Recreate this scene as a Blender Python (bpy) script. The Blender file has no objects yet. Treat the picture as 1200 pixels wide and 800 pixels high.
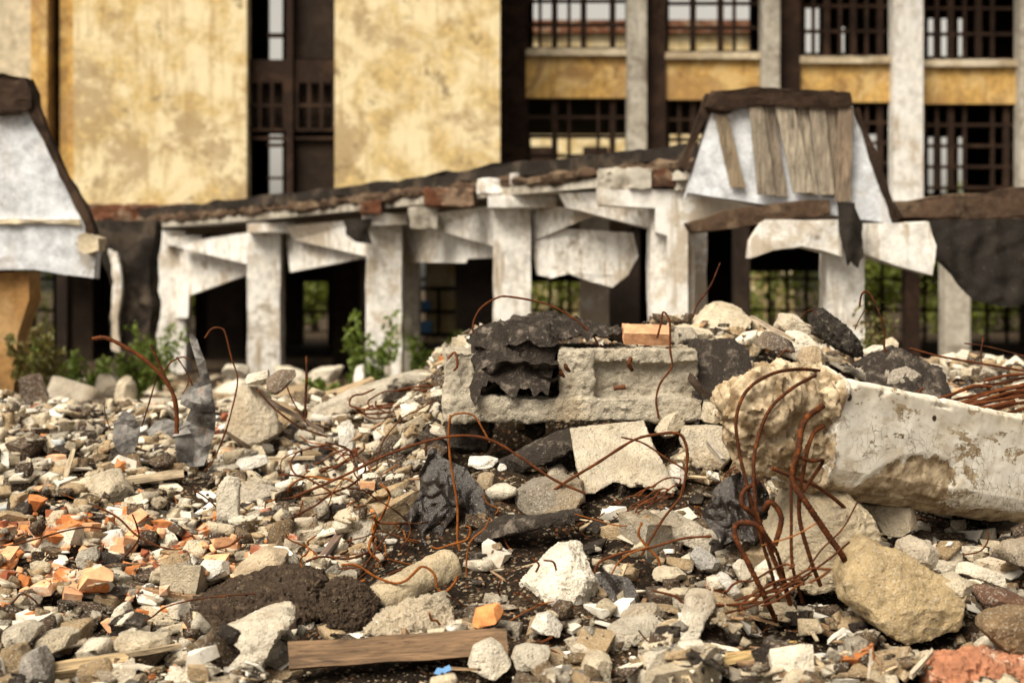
import bpy, bmesh, math, random
import numpy as np
from mathutils import Vector, Matrix, Euler, noise
from mathutils.geometry import tessellate_polygon

C = bpy.context.scene.collection
SC = bpy.context.scene
F, PX0, HZ, CZ = 1800.0, 600.0, 340.0, 1.5      # the lens: focal length in pixels of a 1200 wide frame, horizon row, eye height
rnd = random.Random(11)

def P(px, py, Y):
    return Vector(((px - PX0) / F * Y, Y, CZ - (py - HZ) / F * Y))

# ------------------------------------------------------------------ terrain
LY = [-50, 4.5, 5.9, 6.8, 7.7, 9.0, 10.2, 11.2, 12.5, 14, 20, 30, 4000]
LZ = [0, 0, 0.0, .10, .25, .42, .58, .60, .50, .38, .10, 0, 0]
RY = [-50, 4.5, 5.9, 6.6, 7.3, 8.0, 8.8, 9.5, 10.5, 11.5, 13, 16, 20, 4000]
RZ = [0, 0, 0.0, .18, .43, .66, .90, 1.02, 1.02, .90, .60, .2, 0, 0]

def sstep(a, b, x):
    t = np.clip((x - a) / (b - a), 0, 1)
    return t * t * (3 - 2 * t)

def vnoise(x, y, s, seed):
    """smooth value noise on numpy arrays"""
    x = x * s + seed * 17.3; y = y * s + seed * 7.9
    xi = np.floor(x).astype(np.int64); yi = np.floor(y).astype(np.int64)
    fx = x - xi; fy = y - yi
    fx = fx * fx * (3 - 2 * fx); fy = fy * fy * (3 - 2 * fy)
    def h(a, b):
        n = (a * 374761393 + b * 668265263 + seed * 974711) & 0x7fffffff
        n = ((n ^ (n >> 13)) * 1274126177) & 0x7fffffff
        return ((n ^ (n >> 16)) & 0xffff) / 65535.0 * 2 - 1
    return (h(xi, yi) * (1 - fx) + h(xi + 1, yi) * fx) * (1 - fy) + (h(xi, yi + 1) * (1 - fx) + h(xi + 1, yi + 1) * fx) * fy

def terrain(X, Y):
    X = np.asarray(X, float); Y = np.asarray(Y, float)
    zl = np.interp(Y, LY, LZ); zr = np.interp(Y, RY, RZ)
    t = sstep(-1.0, -0.25, X)
    z = zl * (1 - t) + zr * t
    z = z + .26 * np.exp(-(((X - 1.35) / .55) ** 2 + ((Y - 9.7) / .6) ** 2))
    z = z - .30 * sstep(1.9, 2.6, X) * np.exp(-((Y - 9.6) / 1.2) ** 2)
    # the hollow under the broken slab
    k = sstep(-.50, -.32, X) * (1 - sstep(.72, .95, X)) * sstep(7.75, 8.0, Y) * (1 - sstep(9.1, 9.5, Y))
    z = z * (1 - k) + np.minimum(z, .48) * k
    # space under the fallen beam
    k = sstep(1.15, 1.4, X) * sstep(5.9, 6.4, Y) * (1 - sstep(7.3, 7.8, Y))
    z = z * (1 - k) + np.minimum(z, .26) * k
    near = np.exp(-np.maximum(Y - 20, 0) / 8) * (np.abs(X) < 40)
    z = z + near * (.05 * vnoise(X, Y, 1.7, 3) + .03 * vnoise(X, Y, 4.5, 5) + .014 * vnoise(X, Y, 11, 8) + .007 * vnoise(X, Y, 30, 9))
    return z

def tz(x, y):
    return float(terrain(np.array([x]), np.array([y]))[0])

def G(px, py):
    """the point of the ground seen at a pixel of the photograph"""
    Y = np.arange(5.0, 40, .01)
    z = CZ - (py - HZ) / F * Y
    below = terrain((px - PX0) / F * Y, Y) >= z
    i = int(np.argmax(below)) if below.any() else len(Y) - 1
    return P(px, py, float(Y[i]))

def pix(v):
    return PX0 + v[0] / v[1] * F, HZ - (v[2] - CZ) / v[1] * F

# ------------------------------------------------------------------ objects
def tag(o, label=None, cat=None, group=None, kind=None):
    if label: o['label'] = label
    if cat: o['category'] = cat
    if group: o['group'] = group
    if kind: o['kind'] = kind
    return o

def thing(name, loc, label, cat, group=None):
    o = bpy.data.objects.new(name, None); C.objects.link(o)
    o.location = loc
    o.empty_display_size = .2
    return tag(o, label, cat, group)

def world(o):
    return (world(o.parent) @ o.matrix_parent_inverse @ o.matrix_basis) if o.parent else o.matrix_basis.copy()

def link_mesh(name, me, mat, parent=None, col=None):
    o = bpy.data.objects.new(name, me); C.objects.link(o)
    if mat is not None and not me.materials:
        me.materials.append(mat)
    if parent is not None:
        o.parent = parent
        o.matrix_parent_inverse = world(parent).inverted()
    o.color = (*(col or (1, 1, 1)), 1)
    return o

def smooth(me, ang=38):
    me.polygons.foreach_set('use_smooth', [True] * len(me.polygons))
    if ang < 180: me.set_sharp_from_angle(angle=math.radians(ang))

def finish(bm, name='m', ang=None, recalc=True):
    if recalc: bmesh.ops.recalc_face_normals(bm, faces=bm.faces)
    me = bpy.data.meshes.new(name); bm.to_mesh(me); bm.free()
    if ang is not None: smooth(me, ang)
    return me

def recentre(o):
    """put the origin of a mesh object at the middle of its foot"""
    me = o.data
    n = len(me.vertices); a = np.empty(n * 3); me.vertices.foreach_get('co', a); a = a.reshape(-1, 3)
    c = np.array([(a[:, 0].min() + a[:, 0].max()) / 2, (a[:, 1].min() + a[:, 1].max()) / 2, a[:, 2].min()])
    me.vertices.foreach_set('co', (a - c).ravel()); me.update()
    o.location = c
    return o

def box(bm, lo, hi, M=None):
    vs = [bm.verts.new((x, y, z)) for x in (lo[0], hi[0]) for y in (lo[1], hi[1]) for z in (lo[2], hi[2])]
    if M is not None:
        for v in vs: v.co = M @ v.co
    for f in ((0, 1, 3, 2), (4, 6, 7, 5), (0, 4, 5, 1), (2, 3, 7, 6), (0, 2, 6, 4), (1, 5, 7, 3)):
        bm.faces.new([vs[i] for i in f])
    return vs

def extrude_poly(bm, pts, dvec):
    """a flat polygon (3D points) pushed along dvec into a solid"""
    d = Vector(dvec)
    a = [bm.verts.new(p) for p in pts]; b = [bm.verts.new(Vector(p) + d) for p in pts]
    n = len(pts)
    for t in tessellate_polygon([[Vector(p) for p in pts]]):
        bm.faces.new([a[i] for i in t]); bm.faces.new([b[i] for i in reversed(t)])
    for i in range(n):
        j = (i + 1) % n
        bm.faces.new((a[i], a[j], b[j], b[i]))

def subdiv_to(bm, L, maxit=5):
    for _ in range(maxit):
        es = [e for e in bm.edges if e.calc_length() > L]
        if not es: break
        bmesh.ops.subdivide_edges(bm, edges=es, cuts=1, use_grid_fill=True)
        bmesh.ops.triangulate(bm, faces=[f for f in bm.faces if len(f.verts) > 3])

def rough(bm, a1, s1, a2=0, s2=1, off=None, mask=None, pits=0):
    off = off or Vector((rnd.uniform(-50, 50), rnd.uniform(-50, 50), rnd.uniform(-50, 50)))
    bm.normal_update()
    mv = []
    for v in bm.verts:
        p = v.co
        n = noise.fractal(p * s1 + off, 1.0, 2.0, 3) * a1
        if a2: n += (abs(noise.noise(p * s2 + off)) * -2 + .6) * a2
        if pits:
            d = noise.voronoi(p * 28 + off)[0][0]
            if d < .22: n -= pits * (1 - d / .22)
        k = mask(p) if mask else 1
        mv.append(v.normal * n * k)
    for v, d in zip(bm.verts, mv): v.co += d

def remesh(bm, voxel):
    me = bpy.data.meshes.new('tmp'); bm.to_mesh(me); bm.free()
    o = bpy.data.objects.new('tmp', me); C.objects.link(o)
    m = o.modifiers.new('r', 'REMESH'); m.mode = 'VOXEL'; m.voxel_size = voxel
    dg = bpy.context.evaluated_depsgraph_get(); dg.update()
    out = bmesh.new(); out.from_mesh(o.evaluated_get(dg).to_mesh())
    bpy.data.objects.remove(o); bpy.data.meshes.remove(me)
    return out

def relax(bm, n=2, f=.5):
    for _ in range(n): bmesh.ops.smooth_vert(bm, verts=bm.verts, factor=f, use_axis_x=True, use_axis_y=True, use_axis_z=True)

def spline(pts, n=8):
    pts = [Vector(p) for p in pts]
    if len(pts) < 3:
        return [pts[0].lerp(pts[-1], i / n) for i in range(n + 1)]
    P_ = [pts[0] * 2 - pts[1]] + pts + [pts[-1] * 2 - pts[-2]]
    out = []
    for i in range(1, len(P_) - 2):
        a, b, c, d = P_[i - 1:i + 3]
        for k in range(n):
            t = k / n
            out.append(.5 * ((2 * b) + (c - a) * t + (2 * a - 5 * b + 4 * c - d) * t * t + (3 * b - a - 3 * c + d) * t ** 3))
    out.append(pts[-1])
    return out

def tube(bm, pts, r, sides=6, r_end=None, jit=0, ribs=0):
    pts = [Vector(p) for p in pts]
    rings = []
    up = Vector((.31, .2, .93))
    N = len(pts)
    for i, p in enumerate(pts):
        d = (pts[min(i + 1, N - 1)] - pts[max(i - 1, 0)])
        d = d.normalized() if d.length > 1e-9 else Vector((0, 0, 1))
        a = d.cross(up)
        if a.length < .05: a = d.cross(Vector((1, 0, 0)))
        a.normalize(); b = d.cross(a); up = a.cross(d) * -1 if False else up
        rr = r if r_end is None else r + (r_end - r) * i / max(N - 1, 1)
        rr *= 1 + (rnd.uniform(-jit, jit) if jit else 0)
        if ribs: rr *= 1 + (ribs if i % 3 == 0 else -ribs * .4)
        rings.append([bm.verts.new(p + (a * math.cos(t) + b * math.sin(t)) * rr) for t in (2 * math.pi * k / sides for k in range(sides))])
    for q, w in zip(rings, rings[1:]):
        for k in range(sides):
            bm.faces.new((q[k], q[(k + 1) % sides], w[(k + 1) % sides], w[k]))
    bm.faces.new(rings[0][::-1]); bm.faces.new(rings[-1])

def facet(bm, n=12, lo=.64, hi=.92):
    c = sum((v.co for v in bm.verts), Vector()) / len(bm.verts)
    for k in range(n):
        q = Vector((rnd.gauss(0, .9), -abs(rnd.gauss(.6, .6)) if k % 4 else rnd.gauss(0, 1), rnd.gauss(.35, .8))).normalized()
        h = max((v.co - c).dot(q) for v in bm.verts); d = h * rnd.uniform(lo, hi)
        for v in bm.verts:
            e = (v.co - c).dot(q) - d
            if e > 0: v.co -= q * e * .96

def rock_bm(pts_px, Y0, depth, lean=.5, amp=.05, fine=.012, detail=34, inset=.8, pits=0, relaxn=0, cuts=9):
    """a lump whose outline is drawn at distance Y0: rounded front and back, leaning away at the top"""
    pts = [P(x, y, Y0) for x, y in pts_px]
    c = sum(pts, Vector()) / len(pts)
    zb = min(p.z for p in pts)
    size = max((p - c).length for p in pts) * 2
    bm = bmesh.new()
    rings = []
    for k, (dd, sc) in enumerate(((-.02, inset), (.12, .96), (.5, 1.0), (.86, .9), (1.0, .6))):
        ring = []
        for p in pts:
            q = c + (p - c) * sc
            q = Vector((q.x, Y0 + dd * depth + lean * (q.z - zb), q.z))
            ring.append(bm.verts.new(q + Vector([rnd.uniform(-1, 1) for _ in range(3)]) * size * .022))
        rings.append(ring)
    n = len(pts)
    for a, b in zip(rings, rings[1:]):
        for i in range(n):
            j = (i + 1) % n
            bm.faces.new((a[i], a[j], b[j], b[i]))
    for ring, rev in ((rings[0], True), (rings[-1], False)):
        cc = bm.verts.new(sum((v.co for v in ring), Vector()) / n)
        for i in range(n):
            j = (i + 1) % n
            bm.faces.new((ring[j], ring[i], cc) if rev else (ring[i], ring[j], cc))
    bmesh.ops.recalc_face_normals(bm, faces=bm.faces)
    bm = remesh(bm, size / detail)
    if cuts: facet(bm, cuts)
    relax(bm, relaxn)
    rough(bm, amp * size * .42, 3.6 / size, fine * size * .8, 15 / size, pits=pits * size)
    rough(bm, fine * size * .5, 40 / size)
    return bm

FOOT = []      # rough footprints of the large pieces, so that loose ones are not dropped into them
def rock(name, label, cat, mat, pts_px, Y0=None, depth=.3, lean=.5, col=None, group=None, sink=0, ang=32, foot=True, **k):
    if Y0 is None:
        yb = max(p[1] for p in pts_px); xm = sum(p[0] for p in pts_px) / len(pts_px)
        Y0 = G(xm, yb - 3).y
    yb = max(p[1] for p in pts_px); xm = sum(p[0] for p in pts_px) / len(pts_px)
    Y0 = min(Y0, G(xm, yb - 4).y + .02)
    bm = rock_bm(pts_px, Y0, depth, lean, **k)
    o = link_mesh(name, finish(bm, name, ang), mat, None, col)
    recentre(o)
    tag(o, label, cat, group)
    if foot:
        xs = [(p[0] - PX0) / F * Y0 for p in pts_px]
        w_ = max(xs) - min(xs); FOOT.append((min(xs) + .2 * w_, max(xs) - .2 * w_, Y0 + .25 * depth, Y0 + depth, o))
    return o

# ------------------------------------------------------------------ materials
def mat_new(name):
    m = bpy.data.materials.new(name); m.use_nodes = True
    nt = m.node_tree
    return m, nt, nt.nodes['Principled BSDF']

class NT:
    """small helper for node trees"""
    def __init__(s, nt): s.nt = nt; s.pos = None
    def n(s, t, **k):
        x = s.nt.nodes.new(t)
        for a, b in k.items(): setattr(x, a, b)
        return x
    def l(s, a, b): s.nt.links.new(a, b)
    def coord(s, kind='world'):
        if kind == 'world':
            return s.n('ShaderNodeNewGeometry').outputs['Position']
        return s.n('ShaderNodeTexCoord').outputs['Object']
    def noise(s, co, scale, detail=4, rough=.55, dist=0, stretch=None):
        if stretch:
            mp = s.n('ShaderNodeMapping'); mp.inputs['Scale'].default_value = stretch; s.l(co, mp.inputs[0]); co = mp.outputs[0]
        x = s.n('ShaderNodeTexNoise'); s.l(co, x.inputs['Vector'])
        x.inputs['Scale'].default_value = scale; x.inputs['Detail'].default_value = detail
        x.inputs['Roughness'].default_value = rough; x.inputs['Distortion'].default_value = dist
        return x.outputs['Fac']
    def voro(s, co, scale, feature='F1', out='Distance'):
        x = s.n('ShaderNodeTexVoronoi', feature=feature); s.l(co, x.inputs['Vector']); x.inputs['Scale'].default_value = scale
        return x.outputs[out]
    def ramp(s, fac, a, b, lo=0, hi=1):
        x = s.n('ShaderNodeMapRange', interpolation_type='SMOOTHSTEP'); s.l(fac, x.inputs[0])
        x.inputs[1].default_value = a; x.inputs[2].default_value = b; x.inputs[3].default_value = lo; x.inputs[4].default_value = hi
        return x.outputs[0]
    def mix(s, fac, a, b, blend='MIX'):
        x = s.n('ShaderNodeMix', data_type='RGBA', blend_type=blend)
        for i, v in ((0, fac), (6, a), (7, b)):
            if hasattr(v, 'links'): s.l(v, x.inputs[i])
            elif i == 0: x.inputs[0].default_value = v
            else: x.inputs[i].default_value = (*v, 1)
        return x.outputs[2]
    def math(s, op, a, b=0.0):
        x = s.n('ShaderNodeMath', operation=op)
        for i, v in enumerate((a, b)):
            if hasattr(v, 'links'): s.l(v, x.inputs[i])
            else: x.inputs[i].default_value = v
        return x.outputs[0]
    def bump(s, h, strength, dist, normal=None):
        x = s.n('ShaderNodeBump'); s.l(h, x.inputs['Height'])
        x.inputs['Strength'].default_value = strength; x.inputs['Distance'].default_value = dist
        if normal: s.l(normal, x.inputs['Normal'])
        return x.outputs[0]

def source_colour(t, src):
    if src == 'object':
        return t.n('ShaderNodeObjectInfo').outputs['Color']
    return t.n('ShaderNodeAttribute', attribute_name='tint').outputs['Color']

def concrete_mat(name, src, stain=(.36, .25, .13), stain_amt=.5, bump=.8, speck=True):
    m, nt, b = mat_new(name); t = NT(nt); co = t.coord()
    base = source_colour(t, src) if isinstance(src, str) else None
    n1 = t.noise(co, 7, 6, .62); n2 = t.noise(co, 2.3, 5, .6, .4); n3 = t.noise(co, 46, 5, .65)
    var = t.ramp(n1, .3, .7, .78, 1.16)
    c = t.mix(1.0, base if base is not None else src, var, 'MULTIPLY')
    c = t.mix(t.math('MULTIPLY', t.ramp(n2, .48, .68), stain_amt), c, stain)
    c = t.mix(t.ramp(n3, .61, .70, 0, .5), c, (.13, .09, .055))
    c = t.mix(t.ramp(t.noise(co, 15, 6, .7, .5), .57, .70, 0, .6), c, (.17, .11, .06))
    if speck:
        v = t.voro(co, 150, out='Color'); sp = t.n('ShaderNodeSeparateColor'); t.l(v, sp.inputs[0])
        c = t.mix(t.ramp(sp.outputs[0], .75, .95, 0, .35), c, (.70, .66, .58))
        c = t.mix(t.ramp(sp.outputs[1], .85, .97, 0, .4), c, (.12, .10, .08))
    t.l(c, b.inputs['Base Color']); b.inputs['Roughness'].default_value = .93
    b.inputs['Specular IOR Level'].default_value = .2
    h1 = t.noise(co, 30, 8, .68); h2 = t.voro(co, 60)
    h = t.math('ADD', h1, t.math('MULTIPLY', t.ramp(h2, 0, .45), .2))
    h = t.math('ADD', h, t.math('MULTIPLY', t.noise(co, 110, 6, .75), .45))
    t.l(t.bump(h, 1.0, .024), b.inputs['Normal'])
    return m

M = {}
M['chunk'] = concrete_mat('broken concrete', 'object')
M['chunk_mass'] = concrete_mat('broken concrete, small', 'attr')
def plaster_mat(name, src):
    m, nt, b = mat_new(name); t = NT(nt); co = t.coord()
    base = source_colour(t, src)
    c = t.mix(t.ramp(t.noise(co, 5, 6, .65), .5, .72, 0, .6), base, (.36, .27, .17))
    c = t.mix(t.ramp(t.noise(co, 30, 5, .7), .60, .72, 0, .5), c, (.20, .14, .09))
    t.l(c, b.inputs['Base Color']); b.inputs['Roughness'].default_value = .85
    t.l(t.bump(t.noise(co, 40, 6, .6), .35, .008), b.inputs['Normal'])
    return m
M['plaster'] = plaster_mat('white plaster', 'object'); M['plaster_mass'] = plaster_mat('white plaster, small', 'attr')

def brick_mat(name, src):
    m, nt, b = mat_new(name); t = NT(nt); co = t.coord()
    base = source_colour(t, src)
    c = t.mix(1.0, base, t.ramp(t.noise(co, 14, 5, .6), .3, .7, .7, 1.2), 'MULTIPLY')
    c = t.mix(t.ramp(t.noise(co, 4.2, 6, .66, .5), .54, .66, 0, .85), c, (.62, .52, .42))
    c = t.mix(t.ramp(t.noise(co, 60, 4, .6), .62, .72, 0, .6), c, (.16, .05, .02))
    t.l(c, b.inputs['Base Color']); b.inputs['Roughness'].default_value = .92
    b.inputs['Specular IOR Level'].default_value = .2
    t.l(t.bump(t.noise(co, 45, 7, .66), .6, .010), b.inputs['Normal'])
    return m
M['brick'] = brick_mat('orange brick', 'object'); M['brick_mass'] = brick_mat('orange brick, small', 'attr')

def wood_mat(name, src, dark=.5, st=((.12, 1, 1), (.05, 1, 1))):
    m, nt, b = mat_new(name); t = NT(nt); co = t.coord('obj')
    base = source_colour(t, src)
    g = t.noise(co, 34, 7, .7, .9, st[0]); g2 = t.noise(co, 85, 4, .6, .3, st[1])
    c = t.mix(1.0, base, t.ramp(g, .32, .68, .40, 1.3), 'MULTIPLY')
    c = t.mix(t.ramp(g2, .56, .68, 0, dark), c, (.05, .03, .018))
    c = t.mix(t.ramp(t.noise(t.coord(), 4, 5, .6), .55, .7, 0, .5), c, (.12, .08, .05))
    t.l(c, b.inputs['Base Color']); b.inputs['Roughness'].default_value = .8
    t.l(t.bump(t.math('ADD', g, g2), .6, .006), b.inputs['Normal'])
    return m
M['wood'] = wood_mat('weathered wood', 'object', .75)

def rust_mat():
    m, nt, b = mat_new('rusty steel'); t = NT(nt); co = t.coord()
    base = source_colour(t, 'object')
    c = t.mix(t.ramp(t.noise(co, 26, 5, .6), .45, .7), base, (.15, .044, .011))
    c = t.mix(t.ramp(t.noise(co, 90, 4, .6), .56, .7, 0, .8), c, (.045, .02, .012))
    t.l(c, b.inputs['Base Color']); b.inputs['Roughness'].default_value = .85; b.inputs['Specular IOR Level'].default_value = .12
    t.l(t.bump(t.noise(co, 160, 4, .6), .5, .003), b.inputs['Normal'])
    return m
M['rust'] = rust_mat()

def tar_mat(name, base, grey, amt, rough_, bump, scale=9, spec=.3):
    m, nt, b = mat_new(name); t = NT(nt); co = t.coord()
    n = t.noise(co, scale, 7, .7, .4)
    c = t.mix(t.ramp(n, .5, .72, 0, amt), base, grey)
    c = t.mix(t.ramp(t.noise(co, 55, 4, .7), .62, .72, 0, amt), c, (.40, .36, .31))
    t.l(c, b.inputs['Base Color']); b.inputs['Specular IOR Level'].default_value = spec
    t.l(t.ramp(n, .4, .7, rough_, min(1, rough_ + .35)), b.inputs['Roughness'])
    t.l(t.bump(t.math('ADD', t.noise(co, 24, 8, .7), t.noise(co, 110, 4, .6)), bump, .012), b.inputs['Normal'])
    return m
M['tar'] = tar_mat('charred roofing felt', (.034, .025, .019), (.27, .225, .185), .9, .45, 1.3, 12)
M['tar_block'] = tar_mat('tarred aggregate', (.022, .017, .013), (.22, .19, .15), .9, .5, 1.2, 26)
M['plastic'] = tar_mat('black plastic film', (.018, .013, .011), (.10, .08, .066), .6, .14, .5, 9, .5)
M['clod'] = tar_mat('dark earth', (.050, .032, .020), (.21, .15, .095), .7, .8, 1.2, 20)

def metal_mat():
    m, nt, b = mat_new('weathered sheet metal'); t = NT(nt); co = t.coord()
    c = t.mix(t.ramp(t.noise(co, 9, 6, .65), .35, .7), (.026, .022, .020), (.21, .20, .19))
    c = t.mix(t.ramp(t.noise(co, 16, 5, .6), .60, .70, 0, .8), c, (.14, .06, .025))
    t.l(c, b.inputs['Base Color']); b.inputs['Metallic'].default_value = .2; b.inputs['Roughness'].default_value = .55
    t.l(t.bump(t.noise(co, 40, 6, .6), .3, .01), b.inputs['Normal'])
    return m
M['metal'] = metal_mat()

def ground_mat():
    m, nt, b = mat_new('dark rubble soil'); t = NT(nt); co = t.coord()
    n1 = t.noise(co, 1.3, 6, .6, .3); n2 = t.noise(co, 9, 7, .7); v = t.voro(co, 70, out='Color')
    c = t.mix(t.ramp(n1, .4, .65), (.015, .0095, .006), (.045, .028, .016))
    c = t.mix(t.ramp(n2, .54, .72, 0, .6), c, (.15, .105, .065))
    sp = t.n('ShaderNodeSeparateColor'); t.l(v, sp.inputs[0])
    c = t.mix(t.ramp(sp.outputs[0], .82, .96, 0, .8), c, (.36, .29, .2))
    c = t.mix(t.ramp(sp.outputs[1], .95, .99, 0, .6), c, (.30, .12, .045))
    c = t.mix(t.ramp(sp.outputs[2], .80, .95, 0, .8), c, (.02, .014, .01))
    t.l(c, b.inputs['Base Color']); b.inputs['Roughness'].default_value = .95; b.inputs['Specular IOR Level'].default_value = .15
    h = t.math('ADD', t.noise(co, 24, 8, .72), t.math('MULTIPLY', t.ramp(t.voro(co, 70), .5, 0), .8))
    t.l(t.bump(h, 1.0, .022), b.inputs['Normal'])
    return m
M['ground'] = ground_mat()

def wall_mat(name, base, pale, dark, s=1.0, amt_pale=.8, amt_dark=.8, streak=.5, bump=.4, pale_at=(.48, .62), dark_at=(.52, .64), grime=None, gro=(5, 3, 9)):
    m, nt, b = mat_new(name); t = NT(nt); co = t.coord()
    n1 = t.noise(co, 1.0 * s, 7, .62, .5); n2 = t.noise(co, .8 * s, 7, .66, .8, (1, 1, 1.3)); n3 = t.noise(co, 6 * s, 7, .75)
    st = t.noise(co, 5 * s, 5, .6, .2, (1, 1, .12))
    off = t.n('ShaderNodeVectorMath', operation='ADD'); t.l(co, off.inputs[0]); off.inputs[1].default_value = (31, 17, 23)
    n4 = t.noise(off.outputs[0], .7 * s, 7, .68, .6)
    c = t.mix(1.0, base, t.ramp(n3, .3, .7, .62, 1.22), 'MULTIPLY')
    c = t.mix(t.ramp(n1, *pale_at, 0, amt_pale), c, pale)
    c = t.mix(t.math('MULTIPLY', t.ramp(st, .52, .72), streak), c, dark)
    c = t.mix(t.ramp(n4, *dark_at, 0, amt_dark), c, dark)
    if grime:
        o2 = t.n('ShaderNodeVectorMath', operation='ADD'); t.l(co, o2.inputs[0]); o2.inputs[1].default_value = gro
        g1 = t.math('ADD', t.noise(o2.outputs[0], .55, 8, .70, .3), t.math('MULTIPLY', t.math('SUBTRACT', t.noise(co, 7, 6, .7), .5), .22))
        c = t.mix(t.ramp(g1, .515, .60, 0, .78), c, grime)
        g2 = t.math('ADD', t.noise(o2.outputs[0], 1.5, 8, .72, .3), t.math('MULTIPLY', t.math('SUBTRACT', t.noise(co, 11, 6, .7), .5), .3))
        c = t.mix(t.ramp(g2, .60, .66, 0, .8), c, tuple(v * .6 for v in grime))
    t.l(c, b.inputs['Base Color']); b.inputs['Roughness'].default_value = .9; b.inputs['Specular IOR Level'].default_value = .2
    t.l(t.bump(t.math('ADD', n3, t.noise(co, 40 * s, 5, .6)), bump, .02), b.inputs['Normal'])
    return m
M['yellow'] = wall_mat('peeling yellow plaster', (.58, .435, .205), (.75, .655, .44), (.36, .235, .10), 1.5, .9, .7, .6, pale_at=(.36, .62), dark_at=(.53, .70), grime=(.35, .255, .14))
M['ochre'] = wall_mat('ochre plaster', (.56, .35, .115), (.66, .49, .24), (.24, .13, .055), 1.4, .6, .7, .7, grime=(.36, .21, .085), gro=(2, 8, 1))
M['white'] = wall_mat('flaking whitewash', (.72, .70, .67), (.80, .80, .79), (.34, .265, .18), 1.5, .7, .65, .95, .5, dark_at=(.55, .70), grime=(.42, .34, .25), gro=(7, 1, 4))
M['blue_white'] = wall_mat('pale blue whitewash', (.62, .65, .71), (.76, .75, .74), (.42, .36, .29), .9, .6, .6, .4, .4, dark_at=(.58, .68), grime=(.46, .40, .33), gro=(1, 9, 2))
M['cream'] = wall_mat('cream plaster', (.55, .47, .34), (.65, .58, .47), (.28, .2, .12), .8, .6, .5, .3)
M['greypost'] = wall_mat('grey concrete', (.40, .365, .31), (.55, .52, .46), (.14, .11, .085), 1.6, .7, .7, .6)
M['rustframe'] = wall_mat('dark painted iron', (.026, .014, .009), (.055, .030, .018), (.012, .007, .005), 2, .6, .6, .4)
M['darkwall'] = wall_mat('shade-dark inner wall', (.022, .014, .010), (.045, .03, .019), (.010, .007, .005), .8, .6, .6, .4)  # base colour lowered to near black to stand in for interior shade
M['tarlayer'] = wall_mat('roofing tar', (.022, .017, .014), (.10, .075, .055), (.012, .01, .008), 2, .6, .6, .2)
M['brickedge'] = wall_mat('broken brick edge', (.17, .068, .036), (.36, .27, .19), (.045, .026, .018), 4, .7, .8, .2, .9)
M['oldbeam'] = wall_mat('rotten beam', (.10, .062, .040), (.26, .19, .125), (.03, .018, .013), 3, .6, .8, .2, .9)
M['brown'] = wall_mat('brown stained post', (.36, .20, .075), (.45, .30, .15), (.13, .07, .03), 1.5, .6, .6, .5)
M['plank'] = wood_mat('grey boards', 'object', .75, ((1, 1, .1), (.4, 1, .04)))
M['darkcap'] = wall_mat('dark roof edge', (.045, .026, .017), (.10, .065, .042), (.018, .011, .008), 3, .6, .7, .3, .9)
M['net'] = tar_mat('hanging netting', (.018, .014, .011), (.05, .04, .03), .5, .8, .8)

def leaf_mat(name, c1, c2):
    m, nt, b = mat_new(name); t = NT(nt)
    g = t.n('ShaderNodeNewGeometry')
    c = t.mix(g.outputs['Random Per Island'], c1, c2)
    t.l(c, b.inputs['Base Color']); b.inputs['Roughness'].default_value = .6
    tr = t.n('ShaderNodeBsdfTranslucent'); t.l(c, tr.inputs[0])
    mx = t.n('ShaderNodeMixShader'); mx.inputs[0].default_value = .4
    t.l(b.outputs[0], mx.inputs[1]); t.l(tr.outputs[0], mx.inputs[2])
    t.l(mx.outputs[0], nt.nodes['Material Output'].inputs[0])
    return m
M['leaf'] = leaf_mat('tree leaves', (.10, .13, .018), (.22, .25, .035))
M['weed'] = leaf_mat('weed leaves', (.10, .15, .02), (.20, .26, .045))
M['dryweed'] = leaf_mat('dry weeds', (.14, .10, .03), (.16, .17, .04))
m, nt, b = mat_new('bark'); b.inputs['Base Color'].default_value = (.06, .042, .028, 1); b.inputs['Roughness'].default_value = .9; M['bark'] = m
m, nt, b = mat_new('blue paint'); b.inputs['Base Color'].default_value = (.10, .26, .52, 1); b.inputs['Roughness'].default_value = .6; M['blue'] = m
# ------------------------------------------------------------------ ground sheet
def axis(fine0, fine1, step, mid, midstep, far):
    a = list(np.arange(fine0, fine1, step))
    hi, lo = [fine1], [fine0]
    x = fine1
    while x < mid: x += midstep; hi.append(x)
    g = midstep
    while x < far: g *= 1.5; x += g; hi.append(x)
    x = fine0
    while x > -mid: x -= midstep; lo.append(x)
    g = midstep
    while x > -far: g *= 1.5; x -= g; lo.append(x)
    return np.array(sorted(set(lo[1:])) + a + sorted(set(hi)))
gx = axis(-4.4, 4.4, .028, 14, .16, 3000)
gy = np.concatenate([[-3000, -1200, -500, -200, -80, -30, -10, 0, 2.5, 4], np.arange(4.6, 13, .028), np.arange(13, 32, .14), [33, 36, 40, 46, 55, 70, 90, 130, 200, 320, 600, 1200, 3000]])
XX, YY = np.meshgrid(gx, gy)
ZZ = terrain(XX, YY)
nx, ny = len(gx), len(gy)
ii = np.arange(nx * ny).reshape(ny, nx)
quads = np.stack([ii[:-1, :-1], ii[:-1, 1:], ii[1:, 1:], ii[1:, :-1]], -1).reshape(-1, 4)
me = bpy.data.meshes.new('ground')
me.vertices.add(nx * ny); me.vertices.foreach_set('co', np.stack([XX, YY, ZZ], -1).ravel())
me.loops.add(quads.size); me.loops.foreach_set('vertex_index', quads.ravel().astype(np.int32))
me.polygons.add(len(quads)); me.polygons.foreach_set('loop_start', np.arange(0, quads.size, 4, dtype=np.int32))
me.update(calc_edges=True); me.validate(); smooth(me, 180)
tag(link_mesh('ground', me, M['ground']), 'dark dusty ground of the demolition site under the rubble', kind='structure')

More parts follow.
